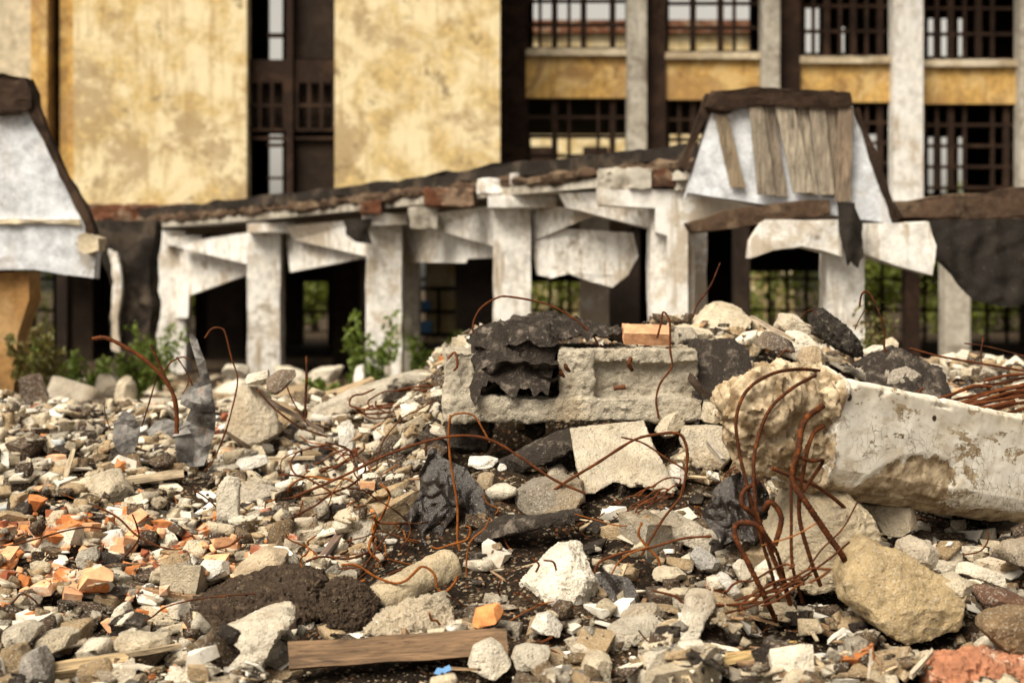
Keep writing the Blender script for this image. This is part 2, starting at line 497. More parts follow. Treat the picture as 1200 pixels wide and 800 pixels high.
# ------------------------------------------------------------------ far factory building
def pbox(name, parent, mat, x0, y0, x1, y1, Y, th, dxl=0, dxr=0, bev=0):
    """a box whose front face covers these pixels at distance Y and is th deep"""
    a = P(x0, y0, Y); b = P(x1, y1, Y)
    bm = bmesh.new(); box(bm, (a.x, Y, b.z), (b.x, Y + th, a.z))
    return link_mesh(name, finish(bm), mat, parent)

def ragged_strip(name, parent, mat, pts, th, amp=.05, L=.12, s=3.0, ang=40):
    """outline in the plane of its points, pushed th deep, with broken uneven faces"""
    bm = bmesh.new(); extrude_poly(bm, pts, (0, th, 0))
    bmesh.ops.triangulate(bm, faces=bm.faces)
    bmesh.ops.recalc_face_normals(bm, faces=bm.faces)
    subdiv_to(bm, L); rough(bm, amp, s, amp * .4, s * 4)
    return link_mesh(name, finish(bm, ang=min(ang, 28)), mat, parent)

def lattice(name, parent, mat, x0, y0, x1, y1, Y, nx_, nz_, bar=.05, th=.08, miss=0, thick_every=0):
    a = P(x0, y0, Y); b = P(x1, y1, Y)
    bm = bmesh.new()
    for i in range(nx_ + 1):
        x = a.x + (b.x - a.x) * i / nx_
        w = bar * (1.8 if thick_every and i % thick_every == 0 else 1)
        if miss and 0 < i < nx_ and rnd.random() < miss: continue
        box(bm, (x - w / 2, Y, b.z), (x + w / 2, Y + th, a.z))
    for k in range(nz_ + 1):
        z = b.z + (a.z - b.z) * k / nz_
        box(bm, (a.x, Y + .006, z - bar / 2), (b.x, Y + th - .006, z + bar / 2))
    return link_mesh(name, finish(bm), mat, parent)

def pierced(name, parent, mat, x0, x1, z0, z1, Y, th, holes):
    """a wall with rectangular openings (x0,x1,z0,z1), built from piers between the cuts"""
    xs = sorted({x0, x1, *[min(max(h[i], x0), x1) for h in holes for i in (0, 1)]})
    bm = bmesh.new()
    for a, b in zip(xs, xs[1:]):
        if b - a < 1e-4: continue
        xm = (a + b) / 2
        cuts = sorted((h[2], h[3]) for h in holes if h[0] < xm < h[1])
        z = z0
        for c, d in cuts:
            if c > z: box(bm, (a, Y, z), (b, Y + th, c))
            z = max(z, d)
        if z < z1: box(bm, (a, Y, z), (b, Y + th, z1))
    return link_mesh(name, finish(bm), mat, parent)

FY = 31.0
fac = thing('factory_building', (0, FY, 0), 'tall derelict yellow factory block with empty window grids behind the arcade', 'building')
# left block: two big yellow panels with a tall window slot between them
pbox('wall_panel', fac, M['yellow'], 86, -160, 289, 240, FY, .5)
pbox('wall_panel', fac, M['yellow'], 392, -160, 586, 238, FY + .05, .5)
pbox('wall_return', fac, M['ochre'], 70, -160, 86, 239, FY + .12, .5)
pbox('pilaster', fac, M['ochre'], 36, -160, 55, 240, FY - .15, .6)
pbox('cream_wall', fac, M['cream'], -260, -160, 36, 244, FY, .5)
pbox('dark_slot', fac, M['rustframe'], 55, -160, 70, 245, FY + .7, .3)
a = P(96, 240, FY); b = P(300, 262, FY)
ragged_strip('brick_ledge', fac, M['brickedge'], [(a.x, FY - .1, a.z), (b.x, FY - .1, a.z), (b.x, FY - .1, b.z + .1), (b.x - 1.2, FY - .1, b.z), (a.x + .2, FY - .1, b.z + .02), (a.x, FY - .1, b.z + .15)], .8, .05, .2)
# tall window slot
wf = lattice('window_frame', fac, M['rustframe'], 290, 95, 391, 152, FY + .30, 7, 2, .07)
pbox('window_spandrel', fac, M['rustframe'], 290, 70, 391, 96, FY + .31, .14)
pbox('window_post', fac, M['rustframe'], 335, -160, 343, 240, FY + .22, .2)
pbox('shade_backing', fac, M['darkwall'], 345, -160, 391, 69, FY + .45, .06)  # near-black backing sheets stand in for the shade inside the opening
pbox('shade_backing', fac, M['darkwall'], 347, 160, 391, 240, FY + .45, .06)
pbox('shade_backing', fac, M['darkwall'], 291, 100, 391, 148, FY + .55, .06)
pbox('window_bar', fac, M['rustframe'], 290, 160, 391, 164, FY + .33, .1)
pbox('window_bar', fac, M['rustframe'], 313, 168, 332, 172, FY + .33, .1)
pbox('window_bar', fac, M['rustframe'], 313, 207, 332, 210, FY + .33, .1)
pbox('window_bar', fac, M['rustframe'], 313, 39, 332, 44, FY + .33, .1)
# right wing, set back
WY = 33.5
for x0, x1, c in ((735, 758, 'greypost'), (893, 914, 'greypost'), (1047, 1082, 'white'), (1196, 1230, 'greypost')):
    pbox('column', fac, M[c], x0, -160, x1, 236, WY - .45, .45)
for x0, x1 in ((587, 616), (758, 780), (914, 938)):
    pbox('dark_column', fac, M['rustframe'], x0, -160, x1, 240, WY - .2, .3)
BAYS = ((616, 735, 57, 115), (780, 893, 61, 117), (938, 1047, 66, 120), (1082, 1196, 70, 122), (1230, 1350, 73, 124))
for i, (x0, x1, ya, yb) in enumerate(BAYS):
    sp = pbox('spandrel', fac, M['ochre'], x0, ya + 8, x1, yb, WY - .12, .3)
    a = P(x0, ya, WY - .25); b = P(x1, ya + 8, WY - .25)
    link = ragged_strip('sill', sp, M['cream'], [(a.x, a.y, a.z), (b.x, a.y, a.z), (b.x, a.y, b.z), (a.x, a.y, b.z)], .5, .018, .15, 4)
    n = 7
    lattice('window_frame', fac, M['rustframe'], x0, -110, x1, ya, WY, n, 6, .072, .1, .12, 2)
    lattice('window_frame', fac, M['rustframe'], x0, yb, x1, 205 + i * 5, WY, n, 4, .072, .1, .12, 2)
# floors, side walls and the rear wall
def slab(name, x0, x1, y0, y1, z0, z1, mat):
    bm = bmesh.new(); box(bm, (x0, y0, z0), (x1, y1, z1)); return link_mesh(name, finish(bm), mat, fac)
xl, xr = P(-260, 0, FY).x, P(1350, 0, WY).x
RYW = 42.0
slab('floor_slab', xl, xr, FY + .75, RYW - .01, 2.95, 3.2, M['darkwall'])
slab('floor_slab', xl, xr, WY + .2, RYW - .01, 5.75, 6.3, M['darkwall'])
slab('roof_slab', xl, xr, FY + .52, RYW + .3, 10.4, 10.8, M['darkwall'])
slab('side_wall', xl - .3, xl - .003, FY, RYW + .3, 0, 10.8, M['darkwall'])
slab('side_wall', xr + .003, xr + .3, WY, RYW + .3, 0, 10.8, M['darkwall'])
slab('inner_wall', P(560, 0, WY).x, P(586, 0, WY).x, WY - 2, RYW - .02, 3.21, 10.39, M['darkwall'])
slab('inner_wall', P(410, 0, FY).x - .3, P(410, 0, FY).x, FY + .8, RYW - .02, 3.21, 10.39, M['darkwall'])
H_ = []
def hole(px0, px1, py0, py1):
    a = P(px0, py0, RYW); b = P(px1, py1, RYW); H_.append((a.x, b.x, b.z, a.z))
hole(314, 331, -100, 241)
for x0, x1 in ((625, 735), (784, 880)): hole(x0, x1, -80, 68)
for x0, x1 in ((622, 735), (785, 880)): hole(x0, x1, 128, 212)
hole(944, 962, 5, 62); hole(985, 992, 30, 62)
hole(1018, 1030, 128, 205)
for x0, x1 in ((1088, 1097), (1103, 1113), (1123, 1132)): hole(x0, x1, 20, 66); hole(x0, x1, 160, 226)
for x0, x1, y0, y1 in ((-60, -20, 310, 400), (14, 62, 310, 402), (172, 190, 320, 402), (217, 228, 335, 400), (355, 384, 330, 404), (478, 566, 300, 402), (622, 690, 330, 402), (880, 968, 318, 402), (1010, 1110, 296, 402), (1135, 1205, 296, 402), (1230, 1330, 296, 402)):
    hole(x0, x1, y0, y1)
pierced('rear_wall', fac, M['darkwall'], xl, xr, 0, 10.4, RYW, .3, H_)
for h in H_[-11:]:
    w = h[1] - h[0]
    nb = max(1, round(w / .55))
    bm = bmesh.new()
    for k in range(1, nb): box(bm, (h[0] + w * k / nb - .04, RYW + .1, h[2]), (h[0] + w * k / nb + .04, RYW + .18, h[3]))
    for z in (h[2] + .9, h[2] + 1.75):
        if z < h[3]: box(bm, (h[0], RYW + .106, z - .04), (h[1], RYW + .174, z + .04))
    link_mesh('window_frame', finish(bm), M['rustframe'], fac)
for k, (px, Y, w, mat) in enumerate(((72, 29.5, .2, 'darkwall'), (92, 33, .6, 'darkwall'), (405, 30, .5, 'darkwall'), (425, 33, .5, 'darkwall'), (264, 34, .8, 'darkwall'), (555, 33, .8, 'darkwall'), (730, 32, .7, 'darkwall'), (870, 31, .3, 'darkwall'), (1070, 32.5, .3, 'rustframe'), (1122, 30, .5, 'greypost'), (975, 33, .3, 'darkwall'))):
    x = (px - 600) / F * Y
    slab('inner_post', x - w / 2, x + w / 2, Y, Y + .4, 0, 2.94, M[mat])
# inner wall with a barred opening seen between the arcade posts
iw = pbox('plaster_wall', fac, M['yellow'], 500, 300, 548, 402, 38, .2)
lattice('window_frame', iw, M['rustframe'], 488, 338, 540, 392, 37.8, 2, 2, .09, .08)
pbox('blue_panel', iw, M['blue'], 491, 352, 504, 366, 37.9, .05)
pbox('blue_panel', iw, M['blue'], 489, 376, 506, 392, 37.9, .05)

# another building far beyond it, seen through the empty windows
fb = thing('distant_building', (3, 60, 0), 'plain yellow block seen through the empty upper windows', 'building')
a = P(590, 40, 60); b = P(930, 400, 60)
bm = bmesh.new(); box(bm, (a.x, 60, 0), (b.x, 68, a.z)); fbw = link_mesh('wall', finish(bm), M['yellow'], fb)
bm = bmesh.new(); box(bm, (a.x - .3, 59.7, a.z + .003), (b.x + .3, 68.3, a.z + .5)); link_mesh('roof', finish(bm), M['brickedge'], fb)
for k in range(5):
    x = a.x + .9 + k * 2.2
    for z in (2.2, 5.6):
        bm = bmesh.new(); box(bm, (x, 59.96, z), (x + 1.0, 59.99, z + 1.5)); link_mesh('window', finish(bm), M['rustframe'], fb)

# ------------------------------------------------------------------ trees behind and weeds
def leaf_cloud(bm, c, r, n, size, flat=.8, rr=rnd):
    for _ in range(n):
        d = Vector((rr.gauss(0, 1), rr.gauss(0, 1), rr.gauss(0, 1))).normalized() * (rr.random() ** .45)
        p = Vector(c) + Vector((d.x * r, d.y * r, d.z * r * flat))
        e = Euler((rr.uniform(-1.2, 1.2), rr.uniform(-1.2, 1.2), rr.uniform(0, 6.3))).to_matrix()
        s = size * rr.uniform(.6, 1.3)
        q = [p + e @ Vector(v) * s for v in ((-.5, 0, 0), (0, -.28, .05), (.55, 0, 0), (0, .28, .05))]
        bm.faces.new([bm.verts.new(v) for v in q])

def tree(x, y, h, r, label, seed):
    rr = random.Random(seed)
    t = thing('tree', (x, y, 0), label, 'tree', 'trees behind the factory')
    bm = bmesh.new(); top = Vector((x + rr.uniform(-.3, .3), y, h * .8))
    tube(bm, spline([(x, y, -.1), (x + rr.uniform(-.2, .2), y, h * .4), top], 5), .16, 7, .04)
    crown = bmesh.new()
    for k in range(16):
        z = h * rr.uniform(.12, 1.0)
        ang = rr.uniform(0, 6.3); d = r * rr.uniform(.3, 1) * (1 - .45 * z / h)
        e = Vector((x + math.cos(ang) * d, y + math.sin(ang) * d, z))
        tube(bm, spline([(x, y, z * .75), e.lerp(Vector((x, y, z)), .5) + Vector((0, 0, .15)), e], 3), .05, 5, .012)
        leaf_cloud(crown, e, r * rr.uniform(.4, .6), 330, .22, .8, rr)
    link_mesh('trunk', finish(bm), M['bark'], t); link_mesh('crown', finish(crown, recalc=False), M['leaf'], t)
for k, (px, Y, h, r, lab) in enumerate((
    (25, 55, 4.8, 2.7, 'bushy green tree seen through the far opening under the left gable'),
    (200, 56, 4.4, 2.3, 'low green tree glimpsed behind the charred column'),
    (370, 55, 3.6, 2.0, 'low green tree seen through the narrow opening between the bluish post and sapling'),
    (655, 56, 4.6, 2.6, 'green tree seen behind the slab under the torn concrete apron'),
    (905, 55, 4.6, 2.7, 'green tree seen through the windows under the boarded gable'),
    (1030, 57, 5.0, 2.6, 'green tree seen through the dark bay beside the yellowed post'),
    (1105, 55, 4.2, 2.4, 'low green tree seen beside the grey inner post'),
    (1180, 56, 5.0, 2.6, 'green tree seen below the hanging dark netting'),
    (1290, 57, 5.0, 2.7, 'green tree past the far end of the factory rear windows'))):
    tree((px - 600) / F * Y, Y, h, r, lab, 40 + k)

def weed(px, py, Y, h, r, label, mat='weed', n=5, seed=0, leaf=.09, name='weed', cat='weed', group='weeds growing at the ruin'):
    rr = random.Random(seed)
    x = (px - 600) / F * Y; z = tz(x, Y)
    t = thing(name, (x, Y, z), label, cat, group)
    st = bmesh.new(); lf = bmesh.new()
    for k in range(n):
        e = Vector((x + rr.uniform(-r, r), Y + rr.uniform(-r, r), z + h * rr.uniform(.55, 1)))
        pts = spline([(x + rr.uniform(-.05, .05), Y, z - .03), e.lerp(Vector((x, Y, z)), .5) + Vector((rr.uniform(-.05, .05), 0, 0)), e], 6)
        tube(st, pts, .008, 4, .003)
        for p in pts[2:]:
            leaf_cloud(lf, p, .10 * h + .02, 7, leaf, .8, rr)
    link_mesh('stem', finish(st), M['weed'], t); link_mesh('leaves', finish(lf, recalc=False), M[mat], t)
weed(440, 450, 19.8, 1.15, .38, 'tall bright green sapling at the foot of the white arcade post', n=6, seed=1, leaf=.11, name='sapling', cat='plant')
weed(412, 450, 20.2, .5, .2, 'low green weed just beside the tall sapling', seed=2)
weed(185, 440, 21, 1.0, .35, 'green bush growing beside the charred black column', n=9, seed=3)
weed(150, 470, 17, .55, .4, 'low green weed before the charred black column', n=8, seed=4)
weed(45, 480, 16, .85, .25, 'tall brownish weed before the dark left opening', 'dryweed', n=8, seed=5)
weed(18, 470, 19, .9, .4, 'dark green weed under the left gable post', n=8, seed=6)
weed(495, 440, 21.5, .8, .4, 'bushy green weed between two arcade posts', n=9, seed=7)
weed(545, 440, 22, .9, .4, 'green weed before the barred yellow opening', n=8, seed=8)
weed(375, 470, 15.5, .25, .15, 'tiny green weed among pale rubble before the arcade', n=5, seed=9)
weed(330, 470, 16.5, .25, .15, 'small green weed at the base of the bluish post', n=5, seed=10)
weed(90, 470, 18, .6, .5, 'wide dark weed at the foot of the black column', n=9, seed=11)
weed(1030, 430, 13.5, .9, .25, 'yellowish dry weed standing behind the rubble heap', 'dryweed', n=6, seed=12, leaf=.05)

# ------------------------------------------------------------------ the white arcade
AX = [(-6.07, 27.3), (-3.98, 24.6), (-1.77, 21.2), (0.0, 18.3), (1.66, 15.9), (3.15, 14.5)]
arc = thing('ruined_arcade', (-1.5, 20, 0), 'ruined white concrete arcade of posts and haunched beams with broken roof', 'ruin')
def wpost(name, cx, Y, w, top, mat='white', parent=arc, dep=None, bot=-.05):
    bm = bmesh.new(); dep = dep or w
    box(bm, (cx - w / 2, Y, bot), (cx + w / 2, Y + dep, top))
    bmesh.ops.subdivide_edges(bm, edges=[e for e in bm.edges if abs(e.verts[0].co.z - e.verts[1].co.z) > 1], cuts=7)
    bmesh.ops.triangulate(bm, faces=bm.faces); subdiv_to(bm, .25); rough(bm, .02, 2.2, .012, 12)
    return link_mesh(name, finish(bm, ang=40), M[mat], parent)
def wpoly(name, pts, Y, th, mat='white', amp=.005, parent=arc, L=.2):
    """outline drawn at distance Y, th deep; a third value on a point is its own distance"""
    return ragged_strip(name, parent, M[mat], [P(p[0], p[1], p[2] if len(p) > 2 else Y) for p in pts], th, amp, L, 3)
for i, (x, Y) in enumerate(AX):
    wpost('post', x, Y, (.53, .52, .49, .44, .45, .36)[i], 2.55 if i < 5 else 2.1, 'white')
# front beams of each bay: thin where they begin, deep where they meet the next post
bays = [
    (((205, 285, 26.6), (298, 271, 24.8), (299, 312, 24.8), (207, 289, 26.6)), .3),
    (((333, 265, 24.0), (436, 256, 21.5), (437, 302, 21.5), (345, 281, 24.0)), .3),
    (((484, 254, 20.6), (583, 240, 18.6), (588, 291, 18.6), (505, 268, 20.6)), .3),
    (((655, 226, 17.4), (762, 224, 16.1), (772, 270, 16.1), (664, 243, 17.4)), .3),
]
for pts, th in bays: wpoly('beam', pts, 20, th)
# the band behind them, arched up from each post
for pts in (
    ((178, 290, 27.9), (296, 280, 25.4), (297, 319, 25.4), (222, 346, 26.9), (220, 372, 26.95), (180, 374, 27.9)),
    ((334, 272, 24.9), (428, 268, 22.2), (428, 302, 22.2), (340, 319, 24.5)),
    ((468, 262, 21.9), (580, 258, 19.2), (580, 302, 19.2), (548, 303, 20), (546, 308, 20), (470, 307, 21.9)),
    ((620, 240, 18.5), (712, 246, 17.2), (668, 264, 17.8), (622, 283, 18.5)),
): wpoly('lintel', pts, 22, .25)
wpost('rear_post', -4.2, 26.6, .42, 2.5, 'cream')
wpost('rear_post', -1.62, 23.4, .4, 2.5, 'greypost')
wpost('rear_post', 1.06, 19.6, .36, 2.5, 'white')
wpost('rear_post', 1.98, 16.9, .33, 2.5, 'white')
# caps on the posts
for x0, x1, y0, y1, Y in ((424, 478, 252, 263, 20.95), (572, 652, 230, 243, 18.05), (192, 236, 278, 288, 27.0), (290, 345, 262, 272, 24.3)):
    a = P(x0, y0, Y); b = P(x1, y1, Y)
    ragged_strip('post_cap', arc, M['white'], [a, (b.x, Y, a.z + .03), (b.x, Y, b.z), (a.x, Y, b.z)], .5, .02, .15)
# wide end wall, ragged apron and little beams at the corner
wpoly('end_wall', ((700, 222), (800, 222), (806, 228), (904, 226), (906, 238), (850, 252), (806, 266), (806, 390), (781, 390), (782, 276), (768, 272), (768, 244), (702, 240)), 15.75, .3)
wpoly('apron', ((622, 262, 18.5), (668, 268, 18.0), (742, 273, 17.2), (748, 300, 17.2), (736, 322, 17.3), (718, 336, 17.5), (690, 330, 17.8), (668, 320, 18), (646, 326, 18.2), (628, 322, 18.4)), 18, .22, amp=.02, L=.12)
wpoly('loose_plank', ((806, 262), (850, 248), (905, 238), (972, 234), (974, 250), (902, 260), (812, 272)), 15.0, .25, 'oldbeam', .03)
wpoly('bracket', ((897, 258), (985, 258), (986, 300), (940, 288), (905, 292), (880, 302), (882, 280)), 14.3, .35, amp=.02)
wpoly('bracket', ((1008, 262), (1089, 260), (1096, 288), (1092, 322), (1050, 310), (1012, 296)), 14.3, .35, amp=.03)
wpoly('rotten_beam', ((1050, 237), (1120, 226), (1300, 214), (1300, 252), (1130, 258), (1058, 255)), 14.9, .4, 'oldbeam', .03)
# broken roof: slab, brick edge and tar on top
def roofline(k):   # k along the front row of posts
    i = min(int(k), len(AX) - 2); f = k - i
    return Vector((AX[i][0] + (AX[i + 1][0] - AX[i][0]) * f, AX[i][1] + (AX[i + 1][1] - AX[i][1]) * f, 0))
rl = [roofline(k) for k in np.arange(-.35, 4.25, .15)]
bm = bmesh.new()
bot = [Vector((p.x, p.y - .25 + rnd.uniform(-.05, .05), 2.62)) for p in rl]
poly = bot + [Vector((bot[-1].x + .3, FY - .2, 2.62)), Vector((bot[0].x - .3, FY - .2, 2.62))]
extrude_poly(bm, poly, (0, 0, .10))
link_mesh('roof_slab', finish(bm), M['greypost'], arc)
bm = bmesh.new(); tube(bm, [Vector((p.x, p.y - .22, 2.765 + rnd.uniform(-.02, .02))) for p in rl], .06, 7, None, .35)
subdiv_to(bm, .12, 3); rough(bm, .05, 4, .03, 14); link_mesh('broken_edge', finish(bm, ang=35), M['oldbeam'], arc)
bm = bmesh.new()
poly = [Vector((p.x, p.y - .2 + rnd.uniform(-.12, .12), 2.83)) for p in rl] + [Vector((rl[-1].x + .3, FY - .2, 2.83)), Vector((rl[0].x - .3, FY - .2, 2.83))]
extrude_poly(bm, poly, (0, 0, .15)); bmesh.ops.triangulate(bm, faces=bm.faces); subdiv_to(bm, .5, 5); rough(bm, .07, 2)
link_mesh('tar_layer', finish(bm, ang=40), M['tarlayer'], arc)
for k, (x0, x1, y0, y1, Y, mt) in enumerate(((702, 735, 198, 222, 15.8, 'greypost'), (737, 764, 198, 221, 15.7, 'greypost'), (766, 792, 200, 218, 15.7, 'brickedge'), (792, 806, 198, 222, 15.7, 'greypost'), (498, 556, 222, 241, 18.6, 'brickedge'), (480, 512, 244, 268, 20.0, 'greypost'), (422, 446, 236, 250, 20.8, 'brickedge'), (560, 592, 210, 226, 18.2, 'white'), (598, 620, 204, 222, 18.0, 'white'))):
    a = P(x0, y0, Y); b = P(x1, y1, Y); bm = bmesh.new(); box(bm, (a.x, Y, b.z), (b.x, Y + .3, a.z))
    bmesh.ops.triangulate(bm, faces=bm.faces); subdiv_to(bm, .07); rough(bm, .03, 5, .015, 20)
    link_mesh('edge_block', finish(bm, ang=40), M[mt], arc)
# boarded trapezoid gable over the corner
DY = 15.1
dg = thing('boarded_gable', (2.7, DY, 2.4), 'pale blue trapezoid roof gable covered with grey vertical boards', 'gable')
wpoly('gable_wall', ((803, 232), (838, 118), (996, 118), (1050, 260), (1040, 262), (806, 226)), DY, .2, 'blue_white', .012, dg)
wpoly('cap', ((826, 126), (836, 106), (880, 103), (996, 109), (1000, 124), (960, 128), (900, 122), (850, 130)), DY - .12, .34, 'darkcap', .035, dg, .12)
wpoly('edge_trim', ((1000, 128), (1006, 126), (1056, 258), (1046, 262)), DY - .04, .25, 'darkcap', .03, dg, .12)
wpoly('edge_trim', ((836, 112), (828, 110), (797, 196), (804, 200)), DY - .04, .25, 'darkcap', .03, dg, .12)
for k, (xa, xb, xc, xd, yt, yb, cc) in enumerate(((838, 852, 874, 856, 135, 220, (.30, .23, .15)), (878, 894, 908, 888, 122, 228, (.30, .25, .19)), (894, 908, 923, 908, 124, 230, (.26, .21, .16)), (908, 930, 954, 930, 120, 226, (.42, .36, .28)), (930, 946, 958, 945, 122, 228, (.40, .34, .26)), (948, 966, 978, 960, 122, 228, (.36, .30, .23)), (966, 983, 978, 964, 122, 230, (.24, .19, .14)), (983, 1000, 997, 979, 126, 236, (.27, .20, .14)))):
    Yk = DY - .06 - .035 * (k % 2)
    bm = bmesh.new(); extrude_poly(bm, [P(xa, yt, Yk), P(xb, yt, Yk), P(xc, yb, Yk), P(xd, yb, Yk)], (0, .03, 0))
    bmesh.ops.triangulate(bm, faces=bm.faces); subdiv_to(bm, .15); rough(bm, .012, 6)
    link_mesh('board', finish(bm, ang=40), M['plank'], dg, tuple(v * .78 for v in cc))
# left gable hanging over on its brown post
LYG = 16.0
lg = thing('hanging_gable', (-5, LYG, 0), 'white roof gable with dark brick top overhanging on a brown post', 'gable')
wpoly('gable_wall', ((-160, 126), (30, 126), (48, 150), (75, 212), (96, 252), (112, 290), (110, 326), (40, 316), (-160, 316)), LYG, .2, 'blue_white', .012, lg)
wpoly('brick_top', ((-160, 92), (4, 86), (28, 92), (34, 106), (38, 128), (20, 131), (-160, 131)), LYG - .1, .35, 'darkcap', .05, lg, .12)
wpoly('edge_trim', ((32, 100), (42, 124), (66, 178), (74, 196), (98, 240), (108, 264), (113, 294), (106, 286), (96, 258), (66, 200), (60, 186), (36, 132)), LYG - .05, .16, 'darkcap', .03, lg, .12)
wpoly('band', ((-160, 255), (92, 257), (95, 264), (60, 262), (-160, 264)), LYG - .06, .1, 'cream', .03, lg, .1)
wpoly('loose_block', ((92, 276), (100, 272), (116, 278), (116, 294), (98, 298), (92, 292)), LYG - .3, .3, 'cream', .03, lg, .08)
wpoly('post', ((-30, 322), (33, 318), (34, 350), (20, 392), (15, 470), (-12, 470), (-12, 400)), LYG + .15, .4, 'brown', .02, lg)
# charred column between gable and arcade
wpoly('charred_column', ((112, 258), (182, 258), (176, 300), (178, 360), (170, 452), (136, 452), (128, 400), (132, 340), (118, 300)), 22.5, .5, 'tarlayer', .06, None, .15)
cc_ = bpy.data.objects['charred_column']; tag(cc_, 'charred black ragged column under the red brick ledge', 'column'); recentre(cc_)
strip = wpoly('plaster_patch', ((127, 292), (137, 296), (143, 330), (138, 372), (140, 412), (131, 410), (130, 360), (134, 330)), 22.3, .12, 'white', .03, cc_, .1)
# rags and netting
def rag(name, label, cat, pts, Y, mat, amp=.08, th=.03, s=4):
    bm = bmesh.new(); extrude_poly(bm, [P(x, y, Y) for x, y in pts], (0, th, 0)); bmesh.ops.triangulate(bm, faces=bm.faces)
    subdiv_to(bm, .07, 6)
    o_ = Vector((rnd.uniform(0, 50), 3, 5))
    for v in bm.verts:
        v.co.y += amp * (noise.noise(Vector((v.co.x * s * 2.2, 0, v.co.z * s * .5)) + o_) + .5 * noise.noise(v.co * s * 2 + o_))
        v.co.x += .02 * noise.noise(v.co * 14 + o_)
    o = link_mesh(name, finish(bm, ang=60), M[mat]); recentre(o); return tag(o, label, cat)
rag('torn_rag', 'torn black rag hanging over the white beam below the boarded gable', 'rag', ((982, 236), (1000, 238), (1010, 262), (1011, 300), (1006, 314), (998, 306), (993, 312), (988, 290), (984, 264)), 14.15, 'net')
rag('hanging_netting', 'wide dark netting sagging under the rotten brown beam', 'netting', ((1086, 258), (1310, 254), (1310, 340), (1230, 352), (1180, 360), (1140, 352), (1110, 318), (1096, 300)), 14.75, 'net', .05)
rag('tar_flap', 'black felt scrap draped on the white arcade beam', 'felt', ((402, 258), (436, 256), (432, 272), (436, 286), (418, 284), (406, 276)), 20.9, 'net', .05)
# ------------------------------------------------------------------ the large pieces in the heap
CREAM, PALE, WHITE, GREY, TAN, DARKC = (.66, .57, .43), (.76, .69, .57), (.84, .80, .73), (.34, .30, .25), (.42, .32, .21), (.10, .075, .055)
# 1 broken ribbed slab
SY = 8.2
def pb(bm, x0, y0, x1, y1, Ya, Yb):
    a = P(x0, y0, SY); b = P(x1, y1, SY); box(bm, (a.x, Ya, b.z), (b.x, Yb, a.z))
bm = bmesh.new()
pb(bm, 521, 413, 560, 492, 8.2, 9.0); pb(bm, 521, 466, 822, 493, 8.14, 9.0); pb(bm, 655, 409, 819, 424, 8.2, 8.95); pb(bm, 655, 420, 819, 470, 8.25, 8.95); pb(bm, 540, 425, 690, 480, 8.56, 9.0)
pb(bm, 655, 411, 696, 482, 8.17, 8.9)
bm = remesh(bm, .0105); relax(bm, 1)
def chip(p): return 1.0
rough(bm, .020, 4.5, .004, 20, pits=.016); rough(bm, .009, 38, .004, 90)
slab_o = link_mesh('concrete_slab', finish(bm, ang=50), M['chunk'], None, (.50, .445, .355)); recentre(slab_o)
tag(slab_o, 'broken ribbed concrete slab lying across the heap with a recess of charred felt', 'concrete slab')
FOOT.append((-.37, .52, 8.1, 9.0, slab_o)); FOOT.append((.4, 1.03, 8.1, 8.42, slab_o))
def wire_bm(pts, r, n=8, sides=6, jit=.12, ribs=0):
    bm = bmesh.new(); tube(bm, spline(pts, n), r, sides, None, jit, ribs); return bm
def kink(pts, a=.008):
    return [P(*p) + Vector((rnd.uniform(-a, a), rnd.uniform(-a, a) * 3, rnd.uniform(-a, a))) for p in pts]
for k, (a_, b_) in enumerate((((662, 424), (671, 437)), ((657, 432), (664, 443)), ((739, 419), (741, 434)))):
    link_mesh('rusty_pin', finish(wire_bm([P(*a_, 8.185), P((a_[0] + b_[0]) / 2 - 3, (a_[1] + b_[1]) / 2, 8.165), P(*b_, 8.19)], .011), ang=60), M['rust'], slab_o, (.06, .024, .012))
link_mesh('rusty_pin', finish(wire_bm([P(525, 420, 8.19), P(533, 413, 8.17), P(536, 428, 8.17), P(532, 434, 8.19)], .007), ang=60), M['rust'], slab_o, (.16, .06, .025))
link_mesh('bolt_head', finish(wire_bm([P(719, 455, 8.16), P(733, 453, 8.16)], .014), ang=60), M['rust'], slab_o, (.12, .05, .025))
# 2 charred felt in the recess and over the slab: one long sheet folded to and fro, another thrown over it
def sheet_grid(rows, th):
    """a sheet of its own small thickness from a grid of points"""
    n, m = len(rows), len(rows[0])
    A = np.array([[tuple(p) for p in r] for r in rows])
    du = np.gradient(A, axis=1); dv = np.gradient(A, axis=0)
    nn = np.cross(du, dv); nn /= np.maximum(np.linalg.norm(nn, axis=2, keepdims=True), 1e-9)
    bm = bmesh.new()
    T = [[bm.verts.new(A[j, i]) for i in range(m)] for j in range(n)]
    U = [[bm.verts.new(A[j, i] - nn[j, i] * th) for i in range(m)] for j in range(n)]
    for j in range(n - 1):
        for i in range(m - 1):
            bm.faces.new((T[j][i], T[j][i + 1], T[j + 1][i + 1], T[j + 1][i])); bm.faces.new((U[j + 1][i], U[j + 1][i + 1], U[j][i + 1], U[j][i]))
    for j in range(n - 1):
        for i in (0, m - 1): bm.faces.new((T[j][i], T[j + 1][i], U[j + 1][i], U[j][i]))
    for i in range(m - 1):
        for j in (0, n - 1): bm.faces.new((T[j][i], T[j][i + 1], U[j][i + 1], U[j][i]))
    return bm
